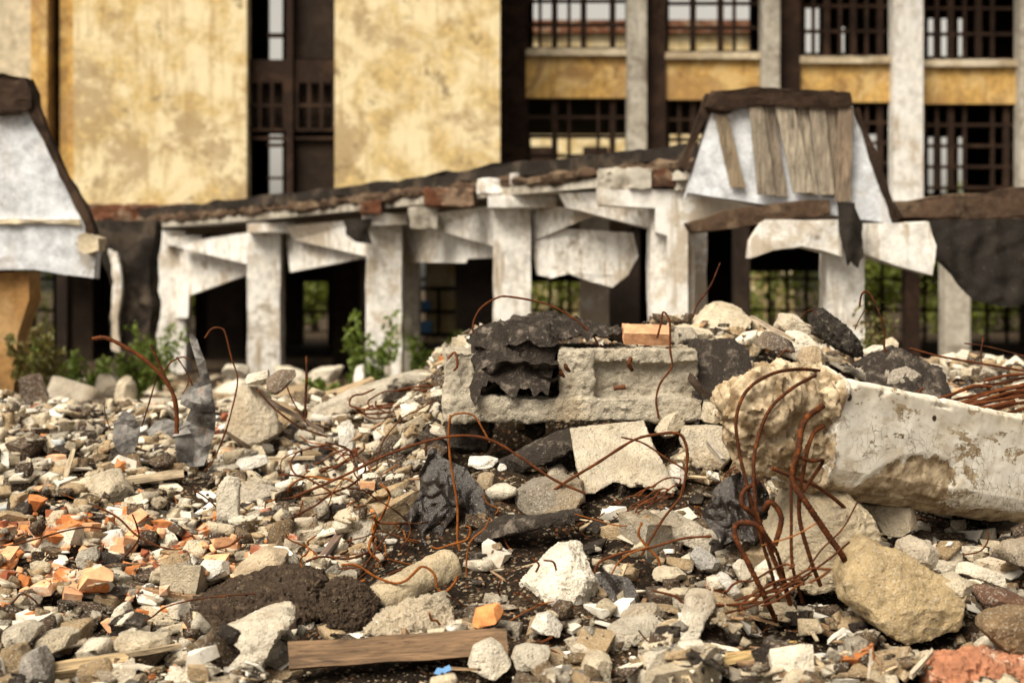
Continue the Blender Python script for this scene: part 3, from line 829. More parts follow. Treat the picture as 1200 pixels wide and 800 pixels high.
def folded(name, label, x0, x1, yf, yb, z0, z1, n, seed):
    o_ = Vector((seed * 3.1, seed, 2)); rows = []
    path = []
    for k in range(n):
        z = z0 + (z1 - z0) * k / (n - 1); f = yf + rnd.uniform(-.03, .13); z += rnd.uniform(-.016, .016)
        ys = [f + (yb - f) * j / 7 for j in range(8)]
        if k % 2: ys = ys[::-1]
        path += [(y, z + rnd.uniform(-.004, .004)) for y in ys]
        if k < n - 1 and k % 2: path += [(f - .025, z + (z1 - z0) / (n - 1) * .5)]
    nu = 60
    for y, z in path:
        row = []
        for i in range(nu + 1):
            u = i / nu; x = x0 + (x1 - x0) * u
            p = Vector((x, y, z))
            front = max(0, 1 - (y - yf) / .25)
            e = Vector((noise.noise(p * 9 + o_) * .02, (noise.fractal(Vector((x * 5, z * 9, 1)) + o_, 1, 2, 4)) * .10 * front + .02 * noise.noise(p * 22), noise.noise(Vector((x * 6, y * 3, z * 4)) + o_) * .07 + .03 * noise.noise(p * 15 + o_)))
            row.append(p + e)
        rows.append(row)
    bm = sheet_grid(rows, .006); bm.normal_update()
    for v in bm.verts: v.co += Vector((noise.noise(v.co * 60), noise.noise(v.co * 60 + o_), noise.noise(v.co * 60 - o_))) * .006
    o = link_mesh(name, finish(bm, ang=50), M['tar']); recentre(o); return tag(o, label, 'roofing felt')
folded('charred_felt', 'thick charred roofing felt folded many times into the recess of the slab', -.205, .25, 8.15, 8.56, .935, 1.19, 8, 3)
def draped(name, label, cx, cy, rx, ry, zf, seed, amp=.05, n=64, mat='tar', th=.007, yfix=None):
    o_ = Vector((seed * 7.7, seed, 5)); rows = []
    for j in range(n + 1):
        row = []
        for i in range(n + 1):
            u, v = i / n * 2 - 1, j / n * 2 - 1
            ex = 1 + .14 * noise.fractal(Vector((v * 3, seed, 0)), 1, 2, 4); ey = 1 + .16 * noise.fractal(Vector((u * 3, 0, seed)), 1, 2, 4)
            x, y = cx + u * rx * ex, cy + v * ry * ey
            if yfix: y = yfix(x, y)
            p = Vector((x * 4.5, y * 9, 0)) + o_
            w_ = noise.noise(p * .6) * 1.1
            r1 = 1 - 2 * abs(noise.noise(Vector((p.x + w_, p.y + w_, 0)))); r2 = 1 - 2 * abs(noise.noise(p * 2.3 + Vector((w_, 0, 3))))
            row.append(Vector((x, y, zf(x, y) + amp * (r1 * .8 + r2 * .45 + .3 * noise.noise(p * 6)))))
        rows.append(row)
    bm = sheet_grid(rows, th)
    for v in bm.verts: v.co += Vector((noise.noise(v.co * 50), noise.noise(v.co * 50 + o_), noise.noise(v.co * 50 - o_))) * .006
    o = link_mesh(name, finish(bm, ang=50), M[mat]); recentre(o); return tag(o, label, 'roofing felt')
def over_slab(x, y):
    z = 1.215 + .10 * math.exp(-((x - .18) / .28) ** 2 - ((y - 8.65) / .3) ** 2)
    if y < 8.26: z -= (8.26 - y) * (1.75 if x < .25 else .6)
    if x < -.16: z -= (-.16 - x) * .5
    return z
draped('charred_felt', 'wide charred felt sheet thrown crumpled over the top of the slab', .20, 8.50, .42, .40, over_slab, 2, .06, 100, yfix=lambda x, y: 8.9 - (8.9 - y) * (1 - .26 * min(1, max(0, (x - .20) / .07))))
def flap(x, y):
    return 1.20 - max(0, 8.42 - y) * 1.55 - max(0, x - 1.22) * .6
draped('felt_flap', 'dark felt flap drooping off the slab beside the burnt stick', 1.13, 8.38, .17, .23, flap, 4, .028, 40)
# small stones on the stub
rock('stone', 'small pale stone sitting on the slab stub beside the felt', 'stone', M['chunk'], ((545, 408), (547, 402), (556, 401), (562, 406), (556, 410)), 8.35, .07, .3, PALE, detail=14, foot=False)
# 3 brick on the slab
bm = bmesh.new(); box(bm, (-.125, -.06, -.033), (.125, .06, .033)); bmesh.ops.triangulate(bm, faces=bm.faces); subdiv_to(bm, .022); rough(bm, .006, 12, .003, 60)
o = link_mesh('brick', finish(bm, ang=40), M['brick'], None, (.56, .30, .17)); o.location = P(757, 394, 8.32) + Vector((0, 0, .01)); o.rotation_euler = (.42, .03, .05)
tag(o, 'whole orange brick lying on top of the broken slab', 'brick')
rock('stick', 'burnt stick wedged against the slab end below the felt flap', 'stick', M['clod'], ((801, 437), (809, 434), (820, 448), (838, 466), (830, 470), (816, 458)), 8.1, .06, .2, detail=22, foot=False, inset=.8)

# 4 heap behind and right of the slab
H = [
 ('concrete_chunk', 'pointed pale chunk crowning the rubble heap', ((812, 392), (822, 372), (838, 358), (856, 353), (876, 364), (896, 380), (884, 394), (850, 398)), 9.55, .45, CREAM),
 ('concrete_chunk', 'wide rough chunk on the heap just behind the orange brick', ((770, 405), (778, 388), (806, 380), (836, 388), (842, 402), (820, 410), (790, 412)), 9.0, .4, CREAM),
 ('concrete_chunk', 'white lumpy chunk leaning on the tarred block', ((914, 416), (918, 394), (932, 384), (950, 392), (966, 410), (972, 422), (940, 424)), 8.95, .25, PALE),
 ('concrete_chunk', 'pale chunk with orange stain beside the heap crown', ((912, 384), (920, 368), (938, 368), (958, 384), (960, 398), (936, 394)), 9.3, .25, PALE),
 ('concrete_chunk', 'rounded tan chunk half buried behind the fallen beam', ((938, 420), (946, 408), (962, 406), (974, 420), (962, 432), (942, 432)), 8.6, .2, TAN),
 ('concrete_chunk', 'small round stone standing behind the tarred block', ((1038, 408), (1042, 398), (1050, 395), (1056, 402), (1052, 412), (1042, 412)), 9.6, .1, CREAM),
 ('concrete_chunk', 'pale chunk lying behind the dark felted chunk', ((1016, 412), (1030, 405), (1054, 407), (1062, 416), (1040, 420), (1020, 420)), 9.3, .2, PALE),
 ('concrete_chunk', 'dark flat chunk on the heap before the white lumpy chunk', ((886, 404), (900, 386), (930, 400), (934, 414), (906, 412)), 8.8, .2, (.13, .10, .08)),
]
for nme, lab, pts, Y, d, col in H:
    rock(nme, lab, 'concrete chunk', M['chunk'], pts, Y, d, .35, col, 'large concrete pieces', amp=.06, fine=.018)
rock('tarred_block', 'black tarred aggregate block leaning upright on the heap', 'tar block', M['tar_block'], ((954, 378), (955, 364), (968, 361), (994, 380), (1020, 408), (1020, 417), (1006, 420), (984, 408), (962, 388)), 8.85, .2, .3, amp=.025, fine=.03, inset=.9)
draped('felt_sheet', 'dark crumpled felt wrapped over the wedge behind the fallen beam', 2.14, 8.42, .22, .25, lambda x, y: 1.16 - 1.3 * max(0, 8.38 - y) - .5 * abs(x - 2.12), 6, .03, 44)
rock('concrete_chunk', 'grey smooth wedge half wrapped by the dark felted chunk', 'concrete chunk', M['chunk'], ((1030, 448), (1040, 436), (1062, 424), (1084, 438), (1088, 456), (1056, 458)), 8.22, .2, .6, GREY, 'large concrete pieces', amp=.03)

# 5 fallen beam with its torn end and cage of rods
B0 = P(985, 440, 6.6); Bu = (P(1200, 486, 7.27) - B0).normalized()
Bn = Vector((0, 0, 1)).cross(Bu); Bn.normalize()            # away from the viewer
if Bn.y < 0: Bn = -Bn
Bv = Bu.cross(Bn) * -1
if Bv.z < 0: Bv = -Bv
BM = Matrix((( Bu.x, Bn.x, Bv.x, B0.x), (Bu.y, Bn.y, Bv.y, B0.y), (Bu.z, Bn.z, Bv.z, B0.z), (0, 0, 0, 1)))
bm = bmesh.new()
prof = [(0, -.02), (.03, 0), (.37, 0), (.40, -.03), (.40, -.46), (.34, -.52), (.13, -.52), (.025, -.455), (0, -.40)]
N_ = [bm.verts.new((0.02, y, z)) for y, z in prof]; E_ = [bm.verts.new((3.2, y, z)) for y, z in prof]
bm.faces.new(N_); bm.faces.new(E_[::-1])
for i in range(len(prof)):
    j = (i + 1) % len(prof); bm.faces.new((N_[j], N_[i], E_[i], E_[j]))
def lump(bm, c, r, seed):
    ret = bmesh.ops.create_icosphere(bm, subdivisions=3, radius=1)
    for v in ret['verts']:
        v.co = Vector((c[0] + v.co.x * r[0], c[1] + v.co.y * r[1], c[2] + v.co.z * r[2]))
for c_, r_ in (((-.12, .2, -.21), (.30, .17, .225)), ((-.28, .2, -.2), (.19, .15, .19)), ((-.05, .2, -.12), (.2, .2, .13)), ((.02, .2, -.26), (.14, .19, .24)), ((-.2, .18, -.33), (.14, .13, .12))): lump(bm, c_, r_, 0)
bmesh.ops.recalc_face_normals(bm, faces=bm.faces)
bm = remesh(bm, .0092)
bm.normal_update()
o_ = Vector((7, 3, 2)); mv = []
for v in bm.verts:
    p = v.co
    e = -.0 + .06 * noise.noise(Vector((p.x * 3, p.y * 5, p.z * 7)) + o_)
    k = min(1, max(0, (e + .045 - p.x) / .05))
    pat = max(0, 1 - (abs((p.x - .50) / .30 - .5 * (p.z + .47) / .21) ** 2 + ((p.z + .47) / .21) ** 2) + .35 * noise.noise(p * 11)) if p.y < .06 and p.x > .04 else 0
    n = k * (.065 * noise.fractal(p * 5 + o_, 1, 2, 3) + .020 * (.6 - 2 * abs(noise.noise(p * 20 + o_)))) + (1 - k) * .004 * noise.fractal(p * 9, 1, 2, 3)
    if k > 0:
        d, pts_ = noise.voronoi(p * 7 + o_); n += k * (.045 * (.5 - min(d[0], .8)) + .014 * (.5 - abs(noise.noise(p * 42))) * 1.3 + .006 * noise.noise(p * 90))
    if k < 1 and (p.z > -.05 or p.z < -.40): n -= (1 - k) * .05 * max(0, noise.noise(p * 8 + o_) + .35 * noise.noise(p * 30) - .22)
    n -= min(1, pat * 3) * (.014 + .010 * noise.fractal(p * 20, 1, 2, 3))
    mv.append(v.normal * n)
for v, d in zip(bm.verts, mv): v.co += d
def beam_mat():
    m, nt, b = mat_new('peeling painted concrete'); t = NT(nt); co = t.coord('obj')
    sx = t.n('ShaderNodeSeparateXYZ'); t.l(co, sx.inputs[0]); x, y, z = sx.outputs
    wob = t.math('MULTIPLY', t.math('SUBTRACT', t.noise(co, 8, 7, .75), .5), .26)
    endm = t.ramp(t.math('ADD', x, wob), -.012 + .022, .012 + .022)                       # painted from here on
    # the big flaked patch near the lower edge
    px_ = t.math('DIVIDE', t.math('SUBTRACT', x, .50), .30); pz = t.math('DIVIDE', t.math('ADD', z, .47), .21)
    w2 = t.math('MULTIPLY', t.math('SUBTRACT', t.noise(co, 11, 6, .7), .5), 1.3)
    r = t.math('ADD', t.math('ADD', t.math('POWER', t.math('ABSOLUTE', t.math('ADD', px_, t.math('MULTIPLY', pz, -.5))), 2.0), t.math('POWER', t.math('ABSOLUTE', pz), 2.0)), w2)
    patch = t.ramp(r, .86, .92)
    low = t.ramp(t.math('ADD', z, t.math('MULTIPLY', wob, .6)), -.470, -.462)
    n1 = t.noise(co, 4, 7, .7, .5, (1, 1, 2.2))
    worn = t.ramp(t.math('ADD', n1, t.math('MULTIPLY', t.math('SUBTRACT', t.noise(co, 34, 5, .7), .5), .25)), .575, .595, 1, 0)
    paint = t.math('MULTIPLY', t.math('MULTIPLY', endm, patch), t.math('MULTIPLY', low, worn))
    conc = t.mix(t.ramp(t.noise(co, 12, 7, .65), .35, .68), (.20, .135, .072), (.60, .49, .34))
    conc = t.mix(t.ramp(t.noise(co, 50, 4, .6), .58, .7, 0, .7), conc, (.12, .085, .05))
    pt = t.mix(t.ramp(t.noise(co, 5, 6, .65, .2, (1, 1, 2.5)), .45, .66, 0, .75), (.82, .79, .72), (.56, .48, .36))
    pt = t.mix(t.ramp(t.noise(co, 26, 6, .75, 0, (.5, 1, 1)), .55, .68, 0, .7), pt, (.36, .28, .19))
    topd = t.ramp(t.math('ADD', z, t.math('MULTIPLY', wob, .5)), -.16, -.05, 0, .5)
    pt = t.mix(topd, pt, (.55, .49, .39))
    crv = t.n('ShaderNodeTexVoronoi', feature='DISTANCE_TO_EDGE'); mp = t.n('ShaderNodeMapping'); mp.inputs['Scale'].default_value = (30, 30, 17)
    nz = t.n('ShaderNodeTexNoise'); t.l(co, nz.inputs['Vector']); nz.inputs['Scale'].default_value = 8
    ad = t.n('ShaderNodeMix', data_type='VECTOR'); ad.inputs[0].default_value = .12; t.l(co, ad.inputs[4]); t.l(nz.outputs['Color'], ad.inputs[5])
    t.l(ad.outputs[1], mp.inputs[0]); t.l(mp.outputs[0], crv.inputs['Vector']); crv.inputs['Scale'].default_value = 1
    crack = t.math('MULTIPLY', t.ramp(crv.outputs[0], 0, .03, 1, 0), t.math('MULTIPLY', t.ramp(t.noise(co, 3.3, 4, .6), .40, .56), t.ramp(z, -.08, -.22)))
    pt = t.mix(t.math('MULTIPLY', crack, .85), pt, (.16, .12, .08))
    for hx, hz, s in ((.068, -.085, .016), (.62, -.10, .014), (.43, -.21, .008)):     # bolt holes
        d = t.n('ShaderNodeVectorMath', operation='DISTANCE'); t.l(co, d.inputs[0]); d.inputs[1].default_value = (hx, 0, hz)
        pt = t.mix(t.ramp(t.math('ADD', d.outputs['Value'], t.math('MULTIPLY', wob, .06)), s * .8, s * 1.25, 1, 0), pt, (.05, .03, .02))
    c = t.mix(paint, conc, pt)
    t.l(c, b.inputs['Base Color']); b.inputs['Roughness'].default_value = .85; b.inputs['Specular IOR Level'].default_value = .25
    h = t.math('ADD', t.math('MULTIPLY', paint, .9), t.math('MULTIPLY', t.math('SUBTRACT', 1.0, paint), t.noise(co, 40, 8, .7)))
    h = t.math('SUBTRACT', h, t.math('MULTIPLY', crack, .35))
    h = t.math('ADD', h, t.math('MULTIPLY', t.noise(co, 60, 5, .6), .12))
    t.l(t.bump(h, .8, .007), b.inputs['Normal'])
    return m
beam = bpy.data.objects.new('fallen_beam', finish(bm, ang=50)); C.objects.link(beam); beam.data.materials.append(beam_mat())
beam.matrix_basis = BM
tag(beam, 'fallen concrete beam with peeling white paint and a torn end of bent rusty rods', 'beam')
def rod(pts, r, parent=beam, col=(.048, .016, .007), name='rebar', sides=7):
    return link_mesh(name, finish(wire_bm(kink(pts), r * .72, 26, sides, .05, .10), ang=70), M['rust'], parent, col)
rod(((968, 436, 6.75), (935, 432, 6.5), (900, 438, 6.42), (874, 458, 6.36), (865, 492, 6.32), (868, 530, 6.3), (878, 575, 6.28), (890, 620, 6.28), (903, 665, 6.3), (912, 712, 6.4)), .0105)
rod(((955, 440, 6.5), (926, 455, 6.42), (902, 482, 6.36), (888, 520, 6.32), (885, 560, 6.28), (889, 610, 6.25), (910, 650, 6.28), (925, 700, 6.36)), .0105)
rod(((962, 474, 6.42), (944, 492, 6.36), (933, 530, 6.3), (929, 560, 6.27), (946, 590, 6.25), (970, 624, 6.25), (990, 655, 6.3), (1006, 694, 6.42)), .0185)
rod(((962, 496, 6.45), (952, 508, 6.4), (944, 545, 6.33), (938, 600, 6.3), (950, 650, 6.3), (962, 684, 6.36)), .0125)
rod(((938, 536, 6.3), (952, 538, 6.3), (966, 541, 6.36), (950, 560, 6.32), (940, 578, 6.3)), .011)
rod(((888, 566, 6.3), (873, 574, 6.26), (870, 592, 6.25), (885, 606, 6.26), (900, 636, 6.28), (915, 680, 6.3), (926, 716, 6.36)), .0135)
rod(((905, 648, 6.22), (886, 618, 6.2), (868, 612, 6.2), (862, 628, 6.18), (876, 662, 6.18), (896, 700, 6.2), (910, 726, 6.3)), .0155)
rod(((928, 566, 6.28), (926, 610, 6.26), (928, 660, 6.28), (940, 704, 6.36)), .0095)
rod(((893, 596, 6.28), (906, 590, 6.26), (914, 606, 6.26), (908, 640, 6.26)), .016)
rod(((905, 548, 6.36), (925, 558, 6.4), (960, 572, 6.45), (985, 590, 6.55), (1000, 612, 6.6)), .012, col=(.08, .03, .015))
rod(((850, 716, 6.1), (890, 706, 6.16), (930, 682, 6.18), (970, 655, 6.2), (998, 636, 6.25)), .0065)
rod(((1006, 586, 6.4), (988, 618, 6.3), (962, 646, 6.22), (946, 668, 6.2)), .005)
rod(((895, 640, 6.22), (930, 628, 6.2), (958, 612, 6.2)), .0045, col=(.3, .11, .03))

# 6 big rocks around the beam
def big(label, pts, Y, d, col, lean=.4, name='concrete_chunk', cat='concrete chunk', **k):
    k.setdefault('amp', .05); k.setdefault('fine', .016); k.setdefault('pits', .012)
    return rock(name, label, cat, M['chunk'], pts, Y, d, lean, col, 'large concrete pieces', **k)
big('tall pale rough boulder standing behind the bent rods under the beam', ((906, 640), (910, 600), (925, 572), (960, 566), (1000, 580), (1038, 610), (1046, 640), (1020, 668), (1006, 690), (960, 706), (925, 690)), 6.42, .42, (.62, .52, .37), .3, detail=52)
big('pale rough chunk tucked right under the fallen beam', ((1010, 600), (1040, 596), (1080, 600), (1086, 618), (1060, 632), (1030, 626)), 6.9, .3, CREAM)
big('broad yellowish boulder before the fallen beam', ((1004, 714), (1002, 690), (1022, 664), (1042, 650), (1072, 660), (1110, 682), (1146, 704), (1172, 728), (1160, 745), (1110, 758), (1070, 764), (1036, 745)), 5.95, .42, (.47, .355, .20), .7, name='boulder', cat='boulder', detail=56, amp=.05, fine=.012, cuts=3)
big('grey cube shaped chunk perched behind the yellowish boulder', ((1056, 658), (1062, 640), (1078, 633), (1110, 645), (1104, 664), (1092, 676)), 6.25, .16, (.50, .43, .34))
rock('concrete_bar', 'pale straight concrete bar poking out under the beam', 'concrete bar', M['chunk'], ((1117, 662), (1122, 655), (1160, 668), (1196, 682), (1192, 694), (1176, 690), (1120, 670)), 6.3, .07, .2, PALE, inset=.85, amp=.015, fine=.006)
big('rough chunk below the concrete bar', ((1104, 680), (1130, 676), (1146, 688), (1142, 702), (1118, 700)), 6.15, .12, CREAM)
big('dark reddish chunk behind the boulder tip', ((1148, 700), (1160, 690), (1196, 702), (1230, 716), (1225, 740), (1180, 738)), 6.1, .2, (.16, .085, .055))
big('dark brown chunk at the tip of the yellowish boulder', ((1160, 745), (1172, 724), (1196, 720), (1240, 726), (1240, 772), (1190, 775)), 5.7, .25, (.22, .145, .08))
rock('brick_lump', 'red brick lump in mortar at the bottom of the heap', 'brick lump', M['brick'], ((1096, 800), (1110, 786), (1140, 778), (1180, 778), (1230, 786), (1230, 830), (1100, 830)), 5.55, .25, .6, (.34, .15, .085), detail=60, amp=.09, fine=.035, cuts=5)
big('pale flat chunk beside splintered yellow wood', ((900, 792), (912, 782), (932, 774), (952, 782), (968, 792), (950, 800), (910, 802)), 5.6, .22, PALE, 1.2)
big('rough grey stone beside the concrete bar end', ((1176, 652), (1190, 640), (1240, 634), (1240, 668), (1190, 666)), 6.5, .2, (.36, .3, .23))
# 7 pieces under and before the slab
big('large tilted pale slab fragment leaning below the broken slab', ((668, 512), (700, 506), (764, 501), (776, 530), (788, 562), (796, 578), (770, 576), (748, 568), (740, 574), (722, 566), (696, 578), (686, 580), (678, 548)), 7.4, .12, (.58, .51, .40), 1.15, name='slab_fragment', cat='slab fragment', detail=64, amp=.014, fine=.008, inset=.95, cuts=0)
big('dark grey flat slab piece under the tilted slab fragment', ((598, 604), (602, 584), (622, 570), (660, 564), (686, 570), (688, 588), (672, 604), (630, 610)), 7.2, .3, (.27, .235, .19), .8, name='slab_fragment', cat='slab fragment', amp=.03, fine=.012, cuts=3, inset=.9)
big('pale oblong chunk jammed under the slab right end', ((770, 508), (778, 492), (796, 486), (808, 492), (802, 510), (784, 518)), 7.95, .2, CREAM)
big('big rough chunk lying against the slab right end', ((802, 520), (808, 504), (840, 504), (862, 506), (876, 522), (858, 540), (840, 566), (816, 552)), 7.75, .3, (.60, .53, .42), .6)
big('rough chunk below the burnt stick', ((822, 486), (830, 470), (848, 472), (856, 488), (842, 498), (828, 496)), 8.0, .2, CREAM)
big('small white block beside the tilted slab fragment', ((784, 560), (788, 546), (802, 544), (806, 562), (798, 576), (788, 572)), 7.5, .1, WHITE)
big('long pale split chunk below the tilted slab fragment', ((744, 622), (760, 612), (790, 606), (806, 614), (838, 626), (854, 640), (848, 654), (820, 648), (790, 638), (762, 636)), 6.95, .25, (.58, .52, .42), .6, amp=.06)
big('bright white jagged concrete boulder', ((603, 712), (606, 696), (622, 680), (640, 662), (656, 648), (672, 646), (684, 650), (690, 664), (700, 684), (706, 700), (700, 720), (676, 726), (640, 722)), 6.4, .3, (.82, .76, .65), .45, name='boulder', cat='boulder', detail=54, amp=.055, fine=.02)
big('white flat chip inside the hollow under the slab', ((543, 544), (548, 537), (572, 535), (584, 540), (578, 548), (560, 550)), 7.9, .1, WHITE)
big('small pale oval stone in the hollow under the slab', ((578, 556), (586, 544), (594, 542), (594, 550), (586, 560)), 7.8, .06, WHITE)
big('tan upright stone in the hollow beside black film', ((556, 574), (560, 558), (572, 552), (582, 560), (578, 580), (564, 584)), 7.6, .1, TAN)
big('pale chunk behind the dark grey slab piece', ((638, 566), (644, 552), (658, 545), (668, 556), (670, 570), (650, 572)), 7.7, .12, (.45, .39, .30))
rock('charred_block', 'charred black block propping the slab stub', 'charred block', M['tar'], ((514, 462), (524, 470), (560, 488), (584, 490), (584, 520), (572, 532), (540, 536), (524, 524), (522, 500), (512, 474)), 8.26, .35, 0, amp=.05, fine=.02, foot=False)
rock('charred_timber', 'charred black timber end beneath the slab middle', 'charred timber', M['tar'], ((614, 492), (640, 492), (640, 512), (630, 520), (616, 514)), 8.4, .5, 0, amp=.02, foot=False)
rock('charred_beam', 'charred black beam lying deep in the hollow', 'charred beam', M['tar'], ((560, 556), (600, 536), (650, 512), (700, 496), (706, 510), (660, 534), (610, 556), (570, 572)), 8.35, .25, .2, amp=.03, foot=False)
rock('charred_plank', 'charred layered plank below the hollow', 'charred plank', M['tar'], ((548, 626), (580, 612), (640, 606), (690, 600), (700, 610), (650, 620), (590, 632), (556, 640)), 6.95, .16, .3, amp=.02, inset=.85)
# black plastic film
def film(name, label, pts, Y, amp, seed, lean=.35, bulge=.08):
    """thin crumpled film standing in steep folds"""
    bm = bmesh.new(); q3 = [P(x, y, Y) for x, y in pts]; extrude_poly(bm, q3, (0, .003, 0)); bmesh.ops.triangulate(bm, faces=bm.faces)
    subdiv_to(bm, .014, 8); o_ = Vector((seed * 3.3, 1, seed)); zb = min(p.z for p in q3); zt = max(p.z for p in q3); xm = sum(p.x for p in q3) / len(q3); w_ = max(p.x for p in q3) - xm
    for v in bm.verts:
        x, z = v.co.x, v.co.z; t = (z - zb) / (zt - zb)
        q = Vector((x * 7 + .8 * noise.noise(Vector((x * 5, 0, z * 4)) + o_), 0, z * 2.6)) + o_
        r = (1 - 2.3 * abs(noise.noise(q))) + .5 * (1 - 2.3 * abs(noise.noise(q * 2.2 + Vector((0, 0, 4))))) + .22 * (1 - 2.3 * abs(noise.noise(Vector((x * 22, 0, z * 19)) + o_)))
        v.co.y += amp * r * (1.1 - .6 * t) + lean * (z - zb) - bulge * max(0, 1 - ((x - xm) / w_) ** 2) * (1 - t)
        v.co.x += amp * .3 * noise.noise(Vector((x * 14, 3, z * 12)) + o_); v.co.z += amp * .25 * noise.noise(Vector((x * 14, 9, z * 12)) + o_)
    o = link_mesh(name, finish(bm, ang=34), M['plastic']); recentre(o); return tag(o, label, 'plastic film')
film('black_film', 'peaked crumpled black plastic film left of the hollow', ((466, 628), (472, 610), (478, 604), (488, 574), (496, 538), (501, 529), (508, 534), (522, 548), (530, 574), (546, 604), (554, 640), (530, 652), (512, 645), (494, 654), (478, 640)), 7.12, .075, 3)
film('black_film', 'black plastic film spread from the peaked film into the hollow', ((516, 542), (545, 552), (575, 588), (586, 604), (560, 614), (540, 606), (528, 580)), 7.3, .05, 8, .6)
film('black_film', 'small torn black film beside the white boulder', ((698, 678), (712, 674), (736, 682), (753, 706), (750, 716), (728, 714), (712, 698)), 6.35, .04, 5, .5, .03)
film('black_film', 'dark crumpled film behind the bent rods', ((828, 606), (838, 580), (852, 564), (880, 553), (905, 578), (912, 622), (890, 640), (870, 632), (846, 640)), 6.85, .06, 11)
FOOT.append((-.55, -.18, 7.0, 7.4, None))
# round concrete pillar stump lying
a = P(440, 712, 6.55); b = P(528, 662, 6.85)
bm = bmesh.new(); tube(bm, spline([a, a.lerp(b, .5), b], 8), .088, 14, .082)
bm = remesh(bm, .012); relax(bm, 3); rough(bm, .016, 6, .004, 30, pits=.01)
o = link_mesh('round_post', finish(bm, ang=60), M['chunk'], None, (.56, .46, .31)); recentre(o); tag(o, 'round broken concrete post lying among tangled wire', 'concrete post'); FOOT.append((a.x - .08, b.x + .1, 6.5, 7.0, o))
# timber beam in front
def timber(name, label, cat, x0, y0, Y0, x1, y1, Y1, h, d, col, roll=0, amp=.004, grp=None, taper=1):
    a = P(x0, y0, Y0); b = P(x1, y1, Y1); L = (b - a).length
    u = (b - a).normalized(); n_ = Vector((0, 0, 1)).cross(u).normalized(); w = u.cross(n_)
    bm = bmesh.new(); vs = box(bm, (0, -d / 2, -h / 2), (L, d / 2, h / 2))
    for v in vs:
        if v.co.x > L / 2: v.co.y *= taper; v.co.z *= taper
    bmesh.ops.triangulate(bm, faces=bm.faces); subdiv_to(bm, max(h, .03)); 
    off = Vector((rnd.uniform(0, 50), 0, 0))
    for v in bm.verts:
        e = min(v.co.x, L - v.co.x)
        v.co += Vector((noise.noise(Vector((0, v.co.y * 40, v.co.z * 40)) + off) * .03 if e < .01 else 0, noise.noise(v.co * 9 + off) * amp, noise.noise(v.co * 7 - off) * amp))
    o = link_mesh(name, finish(bm, ang=35), M['wood'], None, col)
    o.matrix_basis = Matrix(((u.x, n_.x, w.x, a.x), (u.y, n_.y, w.y, a.y), (u.z, n_.z, w.z, a.z), (0, 0, 0, 1))) @ Matrix.Rotation(roll, 4, 'X')
    return tag(o, label, cat, grp)
timber('wooden_beam', 'thick brown wooden beam lying across the rubble foot', 'wooden beam', 338, 768, 5.85, 592, 752, 6.0, .098, .11, (.22, .135, .075), -.30, .006)
FOOT.append((-.88, .02, 5.5, 6.1, None))
rock('flat_chunk', 'large pale flat slab chunk lying before the wooden beam', 'slab chunk', M['chunk'], ((196, 790), (214, 774), (250, 756), (290, 738), (322, 736), (330, 746), (316, 764), (300, 790), (290, 810), (210, 810)), 5.75, .28, 1.1, (.74, .67, .55), 'large concrete pieces', amp=.07, fine=.02, cuts=3, inset=.85)
rock('earth_clod', 'crumbly dark earth clod before the round post', 'earth clod', M['clod'], ((368, 722), (372, 700), (390, 690), (420, 696), (440, 716), (438, 738), (410, 748), (380, 744)), 6.25, .25, .5, amp=.16, fine=.05, cuts=0, detail=52, inset=.6, foot=False)
rock('earth_mound', 'low dark earth mound left of the earth clod', 'earth mound', M['clod'], ((194, 744), (206, 724), (250, 708), (310, 698), (364, 706), (372, 736), (330, 752), (260, 758), (210, 756)), 6.3, .5, 1.6, amp=.10, fine=.035, cuts=0, detail=80, inset=.6, foot=False)
rock('mortar_heap', 'heap of crumbled pale mortar behind the wooden beam', 'mortar heap', M['chunk'], ((420, 748), (436, 730), (470, 718), (500, 712), (528, 722), (536, 738), (500, 748)), 6.15, .2, 1.2, (.50, .42, .31), amp=.10, fine=.04, cuts=0, detail=56, inset=.6)
rock('brick', 'orange brick half beside the mortar heap', 'brick', M['brick'], ((546, 734), (552, 720), (584, 712), (590, 722), (584, 732), (560, 738)), 6.1, .11, .8, (.66, .27, .10), amp=.008, fine=.003, inset=.92)
rock('concrete_chunk', 'grey wedge chunk at the foot of the round post', 'concrete chunk', M['chunk'], ((494, 714), (506, 700), (520, 698), (532, 708), (528, 716), (510, 720)), 6.35, .12, .4, (.46, .40, .30), 'large concrete pieces')
